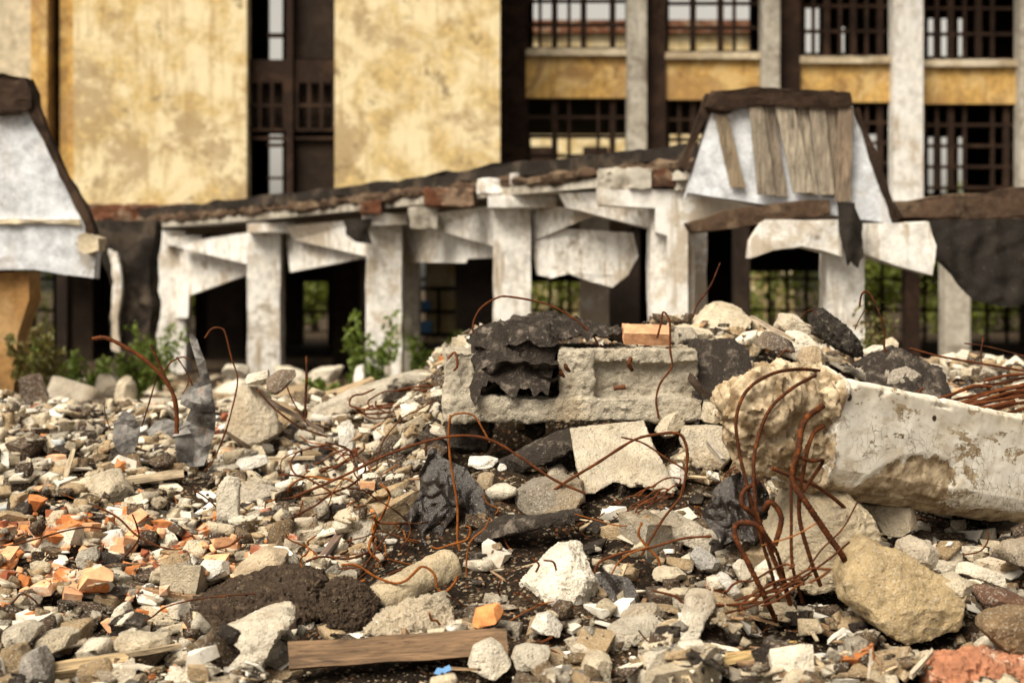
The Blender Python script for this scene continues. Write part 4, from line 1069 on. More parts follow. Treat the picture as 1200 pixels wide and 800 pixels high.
# right foreground odds and ends
rock('pipe_piece', 'white stubby pipe piece with flared knobbed end', 'pipe piece', M['chunk'], ((776, 764), (790, 742), (808, 722), (808, 706), (818, 697), (838, 698), (850, 710), (842, 720), (832, 730), (822, 750), (804, 766)), 6.0, .14, .5, (.68, .63, .54), amp=.02, fine=.008, relaxn=3)
for lab, pts, Y, d, col in (
    ('grey flat tile piece right of the split chunk', ((810, 654), (818, 642), (830, 648), (848, 664), (842, 670), (820, 668)), 6.65, .1, (.46, .44, .42)),
    ('pale narrow slab standing beside the grey tile', ((842, 674), (850, 669), (866, 688), (874, 702), (862, 706), (848, 692)), 6.45, .08, (.60, .57, .53)),
    ('pale block behind the narrow slab', ((862, 668), (868, 654), (878, 660), (884, 678), (872, 688)), 6.6, .1, PALE),
    ('oblong pale stone beside the small torn film', ((764, 672), (780, 666), (806, 670), (808, 680), (780, 684), (766, 680)), 6.55, .12, CREAM),
    ('thin curved plaster plate above the flat grey plate', ((727, 724), (740, 713), (770, 712), (790, 722), (784, 728), (740, 730)), 6.2, .12, (.45, .38, .29)),
    ('flat grey plate under the curved plaster plate', ((713, 744), (730, 734), (764, 728), (782, 734), (774, 752), (740, 758)), 6.05, .18, (.48, .43, .35)),
    ('big angular chunk at the bottom between the boulder and plate', ((682, 792), (690, 776), (706, 770), (720, 780), (716, 800), (694, 806)), 5.72, .2, CREAM),
    ('blocky pale chunk left of the bottom angular chunk', ((600, 778), (604, 766), (636, 758), (646, 768), (640, 786), (606, 790)), 5.8, .2, (.56, .51, .42)),
    ('white crumbly chunk below the white boulder', ((622, 742), (630, 726), (644, 722), (660, 738), (656, 752), (632, 750)), 6.1, .14, WHITE),
    ('rough pale chunk at the end of the wooden beam', ((546, 790), (552, 764), (574, 758), (590, 768), (600, 786), (580, 800)), 5.75, .2, PALE),
): big(lab, pts, Y, d, col)
# left side large pieces
big('leaning pale slab chunk behind the metal sheet', ((256, 520), (262, 480), (268, 456), (300, 452), (318, 490), (324, 508), (300, 528), (276, 530)), 9.3, .3, (.58, .50, .385), .4, name='slab_chunk', cat='slab chunk')
big('pitted stone skewered on wire above the leaning slab chunk', ((312, 460), (310, 444), (320, 435), (344, 434), (346, 442), (332, 458), (322, 463)), 9.2, .12, (.20, .15, .11), .2, foot=False)
big('white block beside the skewered stone', ((284, 450), (288, 440), (312, 434), (314, 446), (300, 452)), 9.4, .15, PALE, .2, foot=False)
big('narrow white upright concrete piece', ((396, 552), (396, 492), (402, 488), (412, 494), (415, 552), (406, 556)), 8.95, .08, WHITE, .12)
big('white pointed chip left of the upright white piece', ((335, 568), (338, 546), (348, 544), (360, 556), (352, 570)), 8.9, .06, WHITE)
big('flat white chip below the metal sheet', ((266, 550), (276, 540), (308, 534), (312, 544), (290, 552)), 9.0, .1, WHITE, .8)
big('light grey flat block standing below the white chips', ((252, 620), (250, 562), (258, 558), (276, 562), (278, 618), (266, 624)), 8.35, .07, (.60, .55, .46), .3)
big('long grey slab strip behind the standing flat block', ((276, 566), (300, 566), (330, 576), (328, 588), (296, 590), (278, 588)), 8.5, .1, (.46, .41, .34))
big('long pale slab edge sloping before the arcade', ((355, 486), (400, 462), (470, 442), (522, 432), (524, 452), (470, 468), (410, 484), (366, 496)), 12.2, .8, (.50, .45, .37), .8, name='slab_chunk', cat='slab chunk', amp=.02)
for lab, pts, Y, d, col in (
    ('pale block at the foot of the bluish arcade post', ((252, 440), (258, 428), (286, 430), (290, 442), (268, 446)), 17, .5, PALE),
    ('pale pointed chunk before the green bush', ((130, 470), (134, 448), (142, 440), (150, 452), (152, 470)), 15.5, .4, CREAM),
    ('flat pale slab beneath the weeds by the arcade posts', ((345, 448), (360, 434), (398, 430), (396, 446), (370, 454)), 18.5, .8, PALE),
    ('narrow pale chunk standing by the sapling', ((412, 452), (416, 430), (424, 428), (428, 450)), 18.2, .2, WHITE),
    ('pale broken block leaning by the charred column', ((104, 464), (108, 440), (120, 436), (140, 456), (136, 470)), 16.5, .4, (.36, .31, .25)),
): big(lab, pts, Y, d, col, foot=False)
# big chunks of the left foreground
for lab, pts, Y, d, col in (
    ('long weathered slab chunk among boards at the far edge of the bricks', ((92, 574), (96, 562), (124, 554), (150, 584), (154, 600), (136, 602)), 8.7, .25, (.56, .48, .36)),
    ('grey oblong block lying in the lower corner', ((-6, 760), (-8, 744), (20, 738), (36, 742), (34, 752), (12, 768)), 5.9, .18, (.52, .46, .37)),
    ('dark grey wedge in the lower corner below the oblong block', ((10, 806), (16, 776), (30, 770), (52, 792), (54, 810)), 5.55, .2, (.34, .31, .28)),
    ('tan lump in the extreme lower corner', ((-20, 800), (-16, 772), (8, 768), (20, 784), (18, 806)), 5.6, .2, (.33, .24, .14)),
    ('flat pale slab lying above the splintered boards', ((22, 764), (36, 752), (60, 748), (80, 750), (78, 762), (44, 772)), 5.95, .2, (.55, .47, .35)),
    ('white square chunk among orange bricks', ((200, 672), (206, 658), (220, 654), (228, 664), (222, 680), (206, 682)), 7.0, .1, WHITE),
    ('white oblong block right of the white square chunk', ((224, 676), (228, 660), (262, 662), (266, 676), (246, 682)), 7.0, .12, WHITE),
    ('pale bumpy chunk between bricks and boards', ((108, 636), (112, 624), (134, 624), (144, 640), (128, 646)), 7.5, .14, WHITE),
    ('grey chunk in the middle of the bricks', ((82, 666), (88, 644), (100, 640), (110, 656), (104, 668)), 7.1, .14, (.48, .44, .37)),
    ('pale chunk sunk in dark soil below the bricks', ((124, 734), (130, 716), (142, 710), (150, 722), (142, 734)), 6.4, .12, PALE),
    ('long flat white slab under the orange sliver', ((118, 764), (130, 748), (190, 750), (196, 762), (160, 772)), 5.95, .16, CREAM),
    ('wide tan chunk beside the white oblong block', ((262, 690), (272, 668), (300, 650), (330, 656), (332, 680), (300, 694)), 6.95, .25, (.58, .46, .32)),
): big(lab, pts, Y, d, col, .6)
# crumpled metal sheets
def sheet(name, label, pts, Y, amp, seed, lean=.1, mat='metal', cat='metal sheet'):
    bm = bmesh.new(); extrude_poly(bm, [P(x, y, Y) for x, y in pts], (0, .004, 0)); bmesh.ops.triangulate(bm, faces=bm.faces)
    subdiv_to(bm, .075, 6); o_ = Vector((seed, 0, 0)); zb = min(v.co.z for v in bm.verts)
    for v in bm.verts:
        p = Vector((v.co.x, 0, v.co.z))
        q = p * 4.2 + o_
        v.co.y += amp * (1 - 2.4 * abs(noise.noise(q))) + amp * .35 * (1 - 2.4 * abs(noise.noise(q * 2.1))) + lean * (v.co.z - zb)
        v.co.x += amp * .25 * noise.noise(q * 1.7 + Vector((0, 5, 0)))
    o = link_mesh(name, finish(bm, ang=12), M[mat]); recentre(o); return tag(o, label, cat)
sheet('metal_sheet', 'tall torn grey metal sheet standing upright in the rubble', ((214, 386), (226, 398), (238, 422), (244, 450), (250, 484), (251, 492), (246, 520), (238, 545), (222, 548), (206, 540), (204, 510), (214, 494), (222, 480), (208, 474), (210, 462), (232, 444), (228, 430), (220, 408)), 8.9, .05, 4)
sheet('metal_sheet', 'short crumpled grey metal sheet left of the tall torn sheet', ((140, 482), (152, 486), (160, 500), (160, 520), (156, 530), (162, 536), (156, 541), (140, 530), (132, 516), (130, 498)), 9.0, .045, 9)
sheet('metal_sheet', 'small bent grey metal flap at the foot of the bent thick rod', ((180, 494), (196, 492), (216, 500), (222, 508), (200, 512), (186, 504), (176, 512), (170, 506)), 8.9, .04, 14, .6)
timber('steel_strip', 'flat rusty steel strip leaning among wire tangles', 'steel strip', 350, 688, 7.0, 401, 622, 7.45, .075, .012, (.13, .085, .065), 1.1, .003)
# timbers and boards on the left
WOODS = (
    ('pale split board under the short crumpled sheet', 110, 570, 8.5, 212, 556, 8.8, .05, .09, (.55, .44, .30)),
    ('thin pale board beside the split board', 150, 562, 8.75, 208, 552, 8.9, .03, .05, (.50, .40, .28)),
    ('upright pale board end at the edge of the bricks', 28, 572, 8.8, 34, 538, 8.9, .06, .03, (.55, .47, .35)),
    ('pale board end poking up beside the upright one', 76, 560, 8.7, 86, 528, 8.9, .05, .03, (.52, .42, .29)),
    ('long weathered board lying along the bottom corner', 40, 790, 5.75, 150, 772, 5.9, .035, .08, (.40, .29, .16)),
    ('thin grey lath crossing the bottom corner', 90, 776, 5.9, 210, 756, 6.0, .02, .03, (.36, .28, .18)),
    ('split grey board before the earth mound', 150, 750, 6.1, 200, 742, 6.15, .02, .06, (.45, .37, .26)),
    ('dark thin lath lying below the round post', 396, 720, 6.4, 452, 676, 6.8, .016, .025, (.09, .06, .04)),
    ('dark board leaning behind the upright white piece', 410, 530, 9.0, 470, 568, 8.5, .035, .03, (.10, .065, .04)),
    ('dark lath behind the skewered stone', 316, 470, 9.4, 382, 506, 9.2, .03, .03, (.09, .06, .04)),
    ('thin pale lath on the white chips', 318, 537, 9.0, 370, 536, 9.0, .018, .03, (.50, .40, .27)),
    ('bright yellow splintered board at the heap foot', 826, 778, 5.75, 905, 764, 5.85, .035, .05, (.62, .44, .20)),
    ('second yellow splinter crossing the splintered board', 850, 768, 5.85, 936, 757, 5.9, .016, .03, (.58, .38, .16)),
    ('short yellow stake rising at the bottom', 768, 800, 5.6, 786, 768, 5.75, .03, .02, (.56, .42, .20)),
    ('pale thin stick in the lower heap corner', 1068, 790, 5.65, 1094, 762, 5.75, .018, .018, (.55, .47, .36)),
    ('long grey lath across the heap top', 880, 372, 9.1, 930, 398, 8.8, .025, .03, (.42, .34, .25)),
    ('grey stick in front of the big rough chunk', 832, 520, 7.7, 848, 540, 7.5, .03, .03, (.38, .33, .27)),
    ('upright grey stick between boulder and pole stubs', 1018, 800, 5.5, 1020, 760, 5.6, .012, .012, (.40, .33, .25)),
    ('yellow splinter at the left foot of the bent rods', 898, 762, 5.9, 928, 752, 6.0, .012, .03, (.6, .38, .13)),
    ('brown lath lying under the wooden beam end', 520, 782, 5.75, 560, 784, 5.75, .012, .02, (.34, .22, .12)),
)
for w in WOODS:
    timber('board', w[0], 'board', *w[1:10], rnd.uniform(-.4, .4), .005, 'loose boards and laths', .8)
sheet('plastic_scrap', 'tiny bright blue plastic scrap under the wooden beam', ((508, 790), (512, 784), (518, 785), (526, 781), (529, 786), (522, 789), (519, 794), (513, 791)), 5.62, .012, 21, .5, 'blue', 'plastic scrap')
# ------------------------------------------------------------------ loose pieces
def hull(bm):
    """a fresh mesh holding the convex hull of the points"""
    cs = [v.co.copy() for v in bm.verts]; bm.free()
    b = bmesh.new()
    for c in cs: b.verts.new(c)
    bmesh.ops.convex_hull(b, input=b.verts[:])
    loose = [v for v in b.verts if not v.link_faces]
    if loose: bmesh.ops.delete(b, geom=loose, context='VERTS')
    return b

def fragment(dims, cuts, L, a1, a2, rr, rounded=0):
    bm = bmesh.new(); box(bm, [-d / 2 for d in dims], [d / 2 for d in dims])
    for v in bm.verts: v.co += Vector([rr.uniform(-.13, .13) * d for d in dims])
    bm = hull(bm)
    for _ in range(cuts):
        n = Vector((rr.gauss(0, 1), rr.gauss(0, 1), rr.gauss(0, .6))).normalized()
        ext = abs(n.x) * dims[0] + abs(n.y) * dims[1] + abs(n.z) * dims[2]
        bmesh.ops.bisect_plane(bm, geom=bm.verts[:] + bm.edges[:] + bm.faces[:], plane_co=n * ext * rr.uniform(.12, .32), plane_no=n, clear_outer=True)
        bm = hull(bm)
    bmesh.ops.triangulate(bm, faces=bm.faces); subdiv_to(bm, L, 4)
    bmesh.ops.recalc_face_normals(bm, faces=bm.faces)
    rough(bm, a1, 2.6, a2, 9)
    c = sum((v.co for v in bm.verts), Vector()) / len(bm.verts)
    m = max(max(v.co[i] for v in bm.verts) - min(v.co[i] for v in bm.verts) for i in range(3))
    for v in bm.verts: v.co = (v.co - c) / m
    hz = (max(v.co.z for v in bm.verts) - min(v.co.z for v in bm.verts)) / 2
    hx = (max(v.co.x for v in bm.verts) - min(v.co.x for v in bm.verts)) / 2
    hy = (max(v.co.y for v in bm.verts) - min(v.co.y for v in bm.verts)) / 2
    return finish(bm, 'fragment', 26), (hx, hy, hz)

SPEC = {   # kind: shape name -> (dims, cuts), roughness
    'concrete_chunk': ({'angular': ((1, .8, .55), 3), 'blocky': ((1, .7, .5), 1), 'flat': ((1, .75, .24), 2), 'thin': ((1, .6, .13), 2), 'long': ((1, .34, .24), 1), 'narrow': ((1, .38, .13), 1), 'wedge': ((1, .7, .6), 2)}, .014, .009),
    'brick_fragment': ({'blocky': ((1, .62, .45), 1), 'angular': ((1, .8, .6), 3), 'flat': ((1, .6, .25), 2)}, .012, .008),
    'plaster_flake': ({'flat': ((1, .7, .10), 2), 'long': ((1, .35, .11), 1), 'angular': ((1, .8, .35), 3)}, .012, .008),
    'wood_splinter': ({'long': ((1, .11, .06), 1), 'narrow': ((1, .06, .04), 1)}, .008, .004),
    'felt_scrap': ({'flat': ((1, .7, .12), 2), 'angular': ((1, .8, .4), 3)}, .05, .03),
}
VAR, MASSV = {}, {}
vr = random.Random(5)
for kind, (shapes, a1, a2) in SPEC.items():
    for sh, (dims, cuts) in shapes.items():
        nv = 9 if kind == 'concrete_chunk' else 5
        VAR[kind, sh] = [fragment(dims, cuts, .15 if kind != 'wood_splinter' else .2, a1, a2, vr) for _ in range(nv)]
        MASSV[kind, sh] = []
        for _ in range(7):
            me, h = fragment(dims, cuts, .34, a1, a2, vr)
            me.calc_loop_triangles()
            v = np.empty(len(me.vertices) * 3); me.vertices.foreach_get('co', v)
            f = np.empty(len(me.loop_triangles) * 3, dtype=np.int32); me.loop_triangles.foreach_get('vertices', f)
            MASSV[kind, sh].append((v.reshape(-1, 3), f.reshape(-1, 3), h)); bpy.data.meshes.remove(me)
COLS = {
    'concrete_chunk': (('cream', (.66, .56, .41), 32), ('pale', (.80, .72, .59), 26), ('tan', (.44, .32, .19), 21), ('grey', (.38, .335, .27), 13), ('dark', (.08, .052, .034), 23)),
    'brick_fragment': (('orange', (.53, .20, .07), 42), ('peach', (.66, .36, .20), 38), ('maroon', (.28, .09, .045), 17)),
    'plaster_flake': (('white', (.70, .665, .60), 50), ('ivory', (.62, .56, .46), 40), ('bluish', (.50, .53, .55), 10)),
    'wood_splinter': (('pale', (.54, .42, .27), 45), ('brown', (.28, .17, .09), 35), ('grey', (.36, .30, .23), 20)),
    'felt_scrap': (('black', (.03, .024, .02), 60), ('charcoal', (.08, .06, .05), 40)),
}
cell = .03; gx0, gy0 = -5.2, 4.9
HX, HY = np.meshgrid(gx0 + cell * np.arange(347), gy0 + cell * np.arange(280))
HG = terrain(HX, HY)
HG = np.where((HX > .50) & (HX < 1.0) & (HY > 8.42) & (HY < 9.05), np.maximum(HG, 1.19), HG)
sr = random.Random(21)
def pick(opts):
    r = sr.random() * sum(o[2] for o in opts)
    for o in opts:
        r -= o[2]
        if r <= 0: return o
    return opts[-1]
def blocked(x, y, s):
    for x0, x1, y0, y1, _ in FOOT:
        if x0 - s * .15 < x < x1 + s * .15 and y0 - s * .3 < y < y1: return True
    return False
pieces = []
def brickiness(px, py):
    d = math.exp(-(((px - 95) / 115) ** 2 + ((py - 660) / 50) ** 2)) + .45 * math.exp(-(((px - 250) / 90) ** 2 + ((py - 690) / 40) ** 2)) + .25 * math.exp(-(((px - 870) / 90) ** 2 + ((py - 405) / 25) ** 2))
    return d
def fill(px, py):
    """how much loose stone lies here"""
    soil = math.exp(-(((px - 690) / 130) ** 2 + ((py - 640) / 55) ** 2)) + 1.5 * math.exp(-(((px - 285) / 95) ** 2 + ((py - 722) / 26) ** 2)) + .8 * math.exp(-(((px - 600) / 60) ** 2 + ((py - 700) / 60) ** 2)) + .6 * math.exp(-(((px - 720) / 90) ** 2 + ((py - 770) / 30) ** 2))
    soil += .7 * math.exp(-(((px - 930) / 110) ** 2 + ((py - 745) / 38) ** 2)) + .9 * math.exp(-(((px - 1120) / 90) ** 2 + ((py - 640) / 24) ** 2))  # last term bares dark soil under the beam to stand in for its shadow
    hollow = 1.0 if 520 < px < 770 and 480 < py < 600 else 0
    return max(.04, 1 - .68 * soil - .95 * hollow)
def kind_here(px, py, X, Y):
    b = brickiness(px, py) * (1 + .8 * float(vnoise(np.array([X]), np.array([Y]), 2.2, 31)[0]))
    if sr.random() < min(.62, b * .66): return 'brick_fragment'
    u = sr.random()
    right = px > 480
    if u < .66: return 'concrete_chunk'
    if u < .80: return 'plaster_flake'
    if u < .87: return 'wood_splinter'
    if u < (.96 if right else .92): return 'felt_scrap'
    if u < (.968 if right else .935): return 'brick_fragment'
    return 'concrete_chunk'
def drop(X, Y, s, near=True):
    zt = tz(X, Y)
    px, py = pix((X, Y, zt))
    if not -400 < px < 1600 or py > 880: return
    if near and sr.random() > fill(px, py): return
    kind = kind_here(px, py, X, Y)
    if kind == 'brick_fragment': s = min(s, .15) * .95
    if kind == 'wood_splinter': s = min(.6, s * 2.2)
    if kind == 'plaster_flake': s = min(s, .14)
    if kind == 'felt_scrap': s = min(s * 1.2, .2)
    sh = sr.choice(list(SPEC[kind][0]))
    if kind == 'concrete_chunk' and sh == 'long' and sr.random() < .5: sh = 'angular'
    if kind == 'concrete_chunk' and s > .12 and sr.random() < .55: sh = sr.choice(('flat', 'thin', 'long', 'narrow'))
    if blocked(X, Y, s): return
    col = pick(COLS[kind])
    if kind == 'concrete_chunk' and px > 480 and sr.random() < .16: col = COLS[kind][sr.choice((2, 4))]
    k = sr.uniform(.86, 1.12) if s > .085 or kind != 'concrete_chunk' else sr.uniform(.40, .95)
    vi = sr.randrange(9 if kind == 'concrete_chunk' else 5)
    hx, hy, hz = VAR[kind, sh][vi][1]
    yaw = sr.uniform(0, 6.283)
    tilt = sr.gauss(0, .24 if kind != 'wood_splinter' else .13) ; tilt2 = sr.gauss(0, .24 if kind != 'wood_splinter' else .13)
    if sr.random() < .12 and kind != 'wood_splinter': tilt += sr.uniform(-1.2, 1.2)
    ra = s * max(.3, (hx * .8)); 
    if near:
        i0 = int((X - ra * .7 - gx0) / cell); i1 = int((X + ra * .7 - gx0) / cell) + 1
        j0 = int((Y - ra * .7 - gy0) / cell); j1 = int((Y + ra * .7 - gy0) / cell) + 1
        if i0 < 0 or j0 < 0 or i1 >= HG.shape[1] or j1 >= HG.shape[0]: return
        sub = HG[j0:j1, i0:i1]
        # lie along the local slope
        cy, cx = np.mgrid[j0:j1, i0:i1]
        base = float(np.percentile(sub, 72))
        if base - zt > .30: return
        z = base + hz * s * .35
        gyx = float(np.clip((sub[:, -1].mean() - sub[:, 0].mean()) / (2 * ra), -.8, .8)); gyy = float(np.clip((sub[-1].mean() - sub[0].mean()) / (2 * ra), -.8, .8))
        R = Euler((math.atan(gyy) * .7 + tilt * .6, -math.atan(gyx) * .7 + tilt2 * .6, 0)).to_matrix() @ Matrix.Rotation(yaw, 3, 'Z')
        rx, ry = (X - HX[j0:j1, i0:i1]) / ra, (Y - HY[j0:j1, i0:i1]) / ra
        top = z + hz * s * .8 * np.sqrt(np.clip(1 - rx ** 2 - ry ** 2, 0, 1))
        inside = rx ** 2 + ry ** 2 < 1
        HG[j0:j1, i0:i1] = np.where(inside, np.maximum(sub, top), sub)
    else:
        z = zt + hz * s * .35
        R = Euler((tilt, tilt2, 0)).to_matrix() @ Matrix.Rotation(yaw, 3, 'Z')
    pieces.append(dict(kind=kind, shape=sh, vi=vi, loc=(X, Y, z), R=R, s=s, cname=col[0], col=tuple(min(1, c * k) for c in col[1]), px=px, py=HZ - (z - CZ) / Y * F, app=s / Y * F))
def sample_near(n, lo, hi, p):
    for _ in range(int(n * 1.39)):
        Y = 5.15 + 6.6 * sr.random() ** .9
        X = sr.uniform(-.52, .52) * Y
        u = sr.random(); s = (lo ** (-p) + u * (hi ** (-p) - lo ** (-p))) ** (-1 / p)
        drop(X, Y, s)
sample_near(210, .24, .40, 1.6)
sample_near(1100, .15, .26, 1.6)
sample_near(3600, .09, .16, 1.8)
sample_near(4800, .045, .095, 2)
sample_near(3200, .02, .047, 2)
# the farther rubble, up to the arcade
for _ in range(1500):
    Y = sr.uniform(11.4, 25); X = sr.uniform(-.38, .38) * Y
    if X > .12 * Y and Y > 14 and sr.random() < .6: continue
    if Y < AX[0][1] + (X - AX[0][0]) * -1.45 + .5:
        s = .12 * sr.random() ** -.35 if sr.random() < .8 else sr.uniform(.3, .6)
        drop(X, Y, min(s, .6), False)
# ---- the largest of each kind become objects of their own
NOUN = {'concrete_chunk': 'concrete chunk', 'brick_fragment': 'brick fragment', 'plaster_flake': 'plaster flake', 'wood_splinter': 'wood splinter', 'felt_scrap': 'felt scrap'}
GRP = {'concrete_chunk': 'loose concrete chunks', 'brick_fragment': 'loose orange brick fragments', 'plaster_flake': 'loose white plaster flakes', 'wood_splinter': 'loose wood splinters', 'felt_scrap': 'loose black felt scraps'}
MATS = {'concrete_chunk': ('chunk', 'chunk_mass'), 'brick_fragment': ('brick', 'brick_mass'), 'plaster_flake': ('plaster', 'plaster_mass'), 'wood_splinter': ('wood', 'plaster_mass'), 'felt_scrap': ('tar', 'tar')}
MOST = {'concrete_chunk': 250, 'brick_fragment': 150, 'plaster_flake': 130, 'wood_splinter': 80, 'felt_scrap': 50}
LM = [(148, 510, 'the short crumpled sheet'), (230, 470, 'the tall metal sheet'), (288, 490, 'the leaning slab chunk'), (328, 446, 'the skewered stone'), (405, 520, 'the upright white piece'), (292, 545, 'the flat white chip'), (348, 556, 'the white pointed chip'), (264, 590, 'the standing flat block'), (160, 563, 'the split pale board'), (120, 580, 'the long weathered chunk'), (212, 668, 'the white square chunk'), (298, 672, 'the wide tan chunk'), (94, 655, 'the grey chunk among bricks'), (18, 752, 'the grey oblong block'), (32, 790, 'the dark grey wedge'), (280, 730, 'the low earth mound'), (270, 775, 'the flat slab chunk'), (405, 718, 'the earth clod'), (376, 656, 'the rusty steel strip'), (485, 690, 'the round post'), (465, 760, 'the wooden beam'), (480, 732, 'the mortar heap'), (568, 726, 'the half brick'), (655, 690, 'the white boulder'), (510, 590, 'the peaked black film'), (540, 450, 'the slab stub'), (735, 450, 'the broken slab'), (757, 396, 'the whole brick'), (852, 376, 'the heap crown'), (735, 540, 'the tilted slab fragment'), (640, 588, 'the dark slab piece'), (800, 632, 'the split chunk'), (838, 535, 'the big rough chunk'), (870, 600, 'the film behind the rods'), (930, 650, 'the bent rods'), (730, 695, 'the small torn film'), (750, 745, 'the flat grey plate'), (815, 730, 'the pipe piece'), (860, 690, 'the narrow pale slab'), (985, 395, 'the tarred block'), (1060, 435, 'the felted chunk'), (1100, 520, 'the fallen beam'), (970, 640, 'the tall boulder'), (1085, 710, 'the yellowish boulder'), (1155, 672, 'the concrete bar'), (1150, 790, 'the red brick lump'), (870, 770, 'the yellow splinters'), (705, 790, 'the bottom angular chunk'), (158, 760, 'the long white slab'), (100, 781, 'the weathered board'), (440, 465, 'the sloping slab edge'), (317, 400, 'the bluish arcade post'), (450, 410, 'the sapling'), (150, 420, 'the charred column'), (15, 420, 'the brown gable post'), (1120, 400, 'the grey inner post'), (990, 350, 'the yellowed arcade post'), (780, 350, 'the white end wall'), (205, 400, 'the first arcade post'), (1150, 455, 'the wire coil'), (1010, 360, 'the hooked wire')]
DIRS = ['right of', 'below and right of', 'below', 'below and left of', 'left of', 'above and left of', 'above', 'above and right of']
def where(px, py):
    d, i = min((math.hypot(px - l[0], (py - l[1]) * 1.2), i) for i, l in enumerate(LM))
    l = LM[i]; a = math.atan2(py - l[1], px - l[0])
    return DIRS[round(a / (math.pi / 4)) % 8], l[2], d
LABELLED = {}
def auto_label(o, first, px, py):
    di, lm, d = where(px, py)
    LABELLED.setdefault((first, di, lm), []).append((d, o))
ORD = ['nearest', 'second nearest', 'third nearest', 'fourth nearest', 'fifth nearest', 'sixth nearest', 'seventh nearest', 'eighth nearest', 'ninth nearest', 'tenth nearest', 'eleventh nearest', 'twelfth nearest']
def write_labels():
    for (first, di, lm), rows in LABELLED.items():
        rows.sort(key=lambda r: r[0])
        for k, (d, o) in enumerate(rows):
            o['label'] = f'{first} {di} {lm}' + (f', {ORD[min(k, 11)]}' if len(rows) > 1 else '')
mass = {}
for kind in SPEC:
    ps = sorted((p for p in pieces if p['kind'] == kind), key=lambda p: -p['app'] * (.6 if p['loc'][1] > 11.4 else 1))
    n = 0
    for p in ps:
        if n < MOST[kind] and -8 < p['px'] < 1208 and p['py'] < 806 and p['app'] > 5:
            n += 1
            me, h = VAR[kind, p['shape']][p['vi']]
            o = link_mesh(kind, me, M[MATS[kind][0]], None, p['col'])
            o.matrix_basis = Matrix.Translation(p['loc']) @ p['R'].to_4x4() @ Matrix.Scale(p['s'], 4)
            o['category'] = NOUN[kind]; o['group'] = GRP[kind]
            cm = p['s'] * 100
            size = 'small' if cm < 8 else 'medium' if cm < 14 else 'large'
            auto_label(o, f"{size} {p['cname']} {p['shape']} {NOUN[kind]}", p['px'], p['py'])
        else:
            mass.setdefault(kind, []).append(p)
def build_mass(name, label, mat, items):
    V, Fc, Cl = [], [], []; off = 0
    for (v, f, h), loc, R, s, col in items:
        V.append((v * s) @ np.array(R).T + np.array(loc)); Fc.append(f + off); off += len(v)
        Cl.append(np.tile(np.array([*col, 1.0]), (len(v), 1)))
    V = np.concatenate(V); Fc = np.concatenate(Fc); Cl = np.concatenate(Cl)
    me = bpy.data.meshes.new(name)
    me.vertices.add(len(V)); me.vertices.foreach_set('co', V.ravel())
    me.loops.add(Fc.size); me.loops.foreach_set('vertex_index', Fc.ravel().astype(np.int32))
    me.polygons.add(len(Fc)); me.polygons.foreach_set('loop_start', np.arange(0, Fc.size, 3, dtype=np.int32))
    at = me.attributes.new('tint', 'FLOAT_COLOR', 'POINT'); at.data.foreach_set('color', Cl.ravel().astype(np.float32))
    me.update(calc_edges=True)
    return tag(link_mesh(name, me, M[mat]), label, name.replace('_', ' '), kind='stuff')
names = {'concrete_chunk': ('rubble', 'countless small concrete crumbs strewn over the whole heap'), 'brick_fragment': ('brick_rubble', 'small orange brick crumbs scattered over the heap'), 'plaster_flake': ('plaster_debris', 'small white plaster chips scattered over the heap'), 'wood_splinter': ('wood_debris', 'tiny wood slivers strewn over the heap'), 'felt_scrap': ('felt_debris', 'small black felt bits strewn over the heap')}
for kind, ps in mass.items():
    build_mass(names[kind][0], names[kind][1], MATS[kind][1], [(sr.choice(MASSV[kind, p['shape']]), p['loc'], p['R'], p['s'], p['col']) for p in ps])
# grit: gravel sized grains on top of everything near
grit = []
gv = MASSV['concrete_chunk', 'angular']
gt = []
for k in range(8):
    bm = bmesh.new()
    for _ in range(9): bm.verts.new(Vector((sr.gauss(0, 1), sr.gauss(0, 1), sr.gauss(0, .7))).normalized() * .5)
    bm = hull(bm); bmesh.ops.triangulate(bm, faces=bm.faces); me = finish(bm); me.calc_loop_triangles()
    v = np.empty(len(me.vertices) * 3); me.vertices.foreach_get('co', v); f = np.empty(len(me.loop_triangles) * 3, dtype=np.int32); me.loop_triangles.foreach_get('vertices', f)
    gt.append((v.reshape(-1, 3), f.reshape(-1, 3), None)); bpy.data.meshes.remove(me)
for _ in range(17000):
    Y = 5.15 + 5.6 * sr.random(); X = sr.uniform(-.5, .5) * Y
    i = int((X - gx0) / cell); j = int((Y - gy0) / cell)
    if not (0 <= i < HG.shape[1] and 0 <= j < HG.shape[0]): continue
    s = .007 * sr.random() ** -.55
    if s > .022: s = .022
    z = float(HG[j, i]); px, py = pix((X, Y, z))
    b = brickiness(px, py)
    if sr.random() > .25 + .75 * fill(px, py): continue
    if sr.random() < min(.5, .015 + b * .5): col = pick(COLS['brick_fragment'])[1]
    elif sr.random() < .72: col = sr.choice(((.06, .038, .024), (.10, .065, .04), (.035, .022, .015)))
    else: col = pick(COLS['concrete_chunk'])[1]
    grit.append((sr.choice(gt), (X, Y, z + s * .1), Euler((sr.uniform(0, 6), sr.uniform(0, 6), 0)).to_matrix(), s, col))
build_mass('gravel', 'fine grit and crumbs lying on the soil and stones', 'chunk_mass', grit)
print('PIECES', len(pieces), {k: len(v) for k, v in mass.items()})

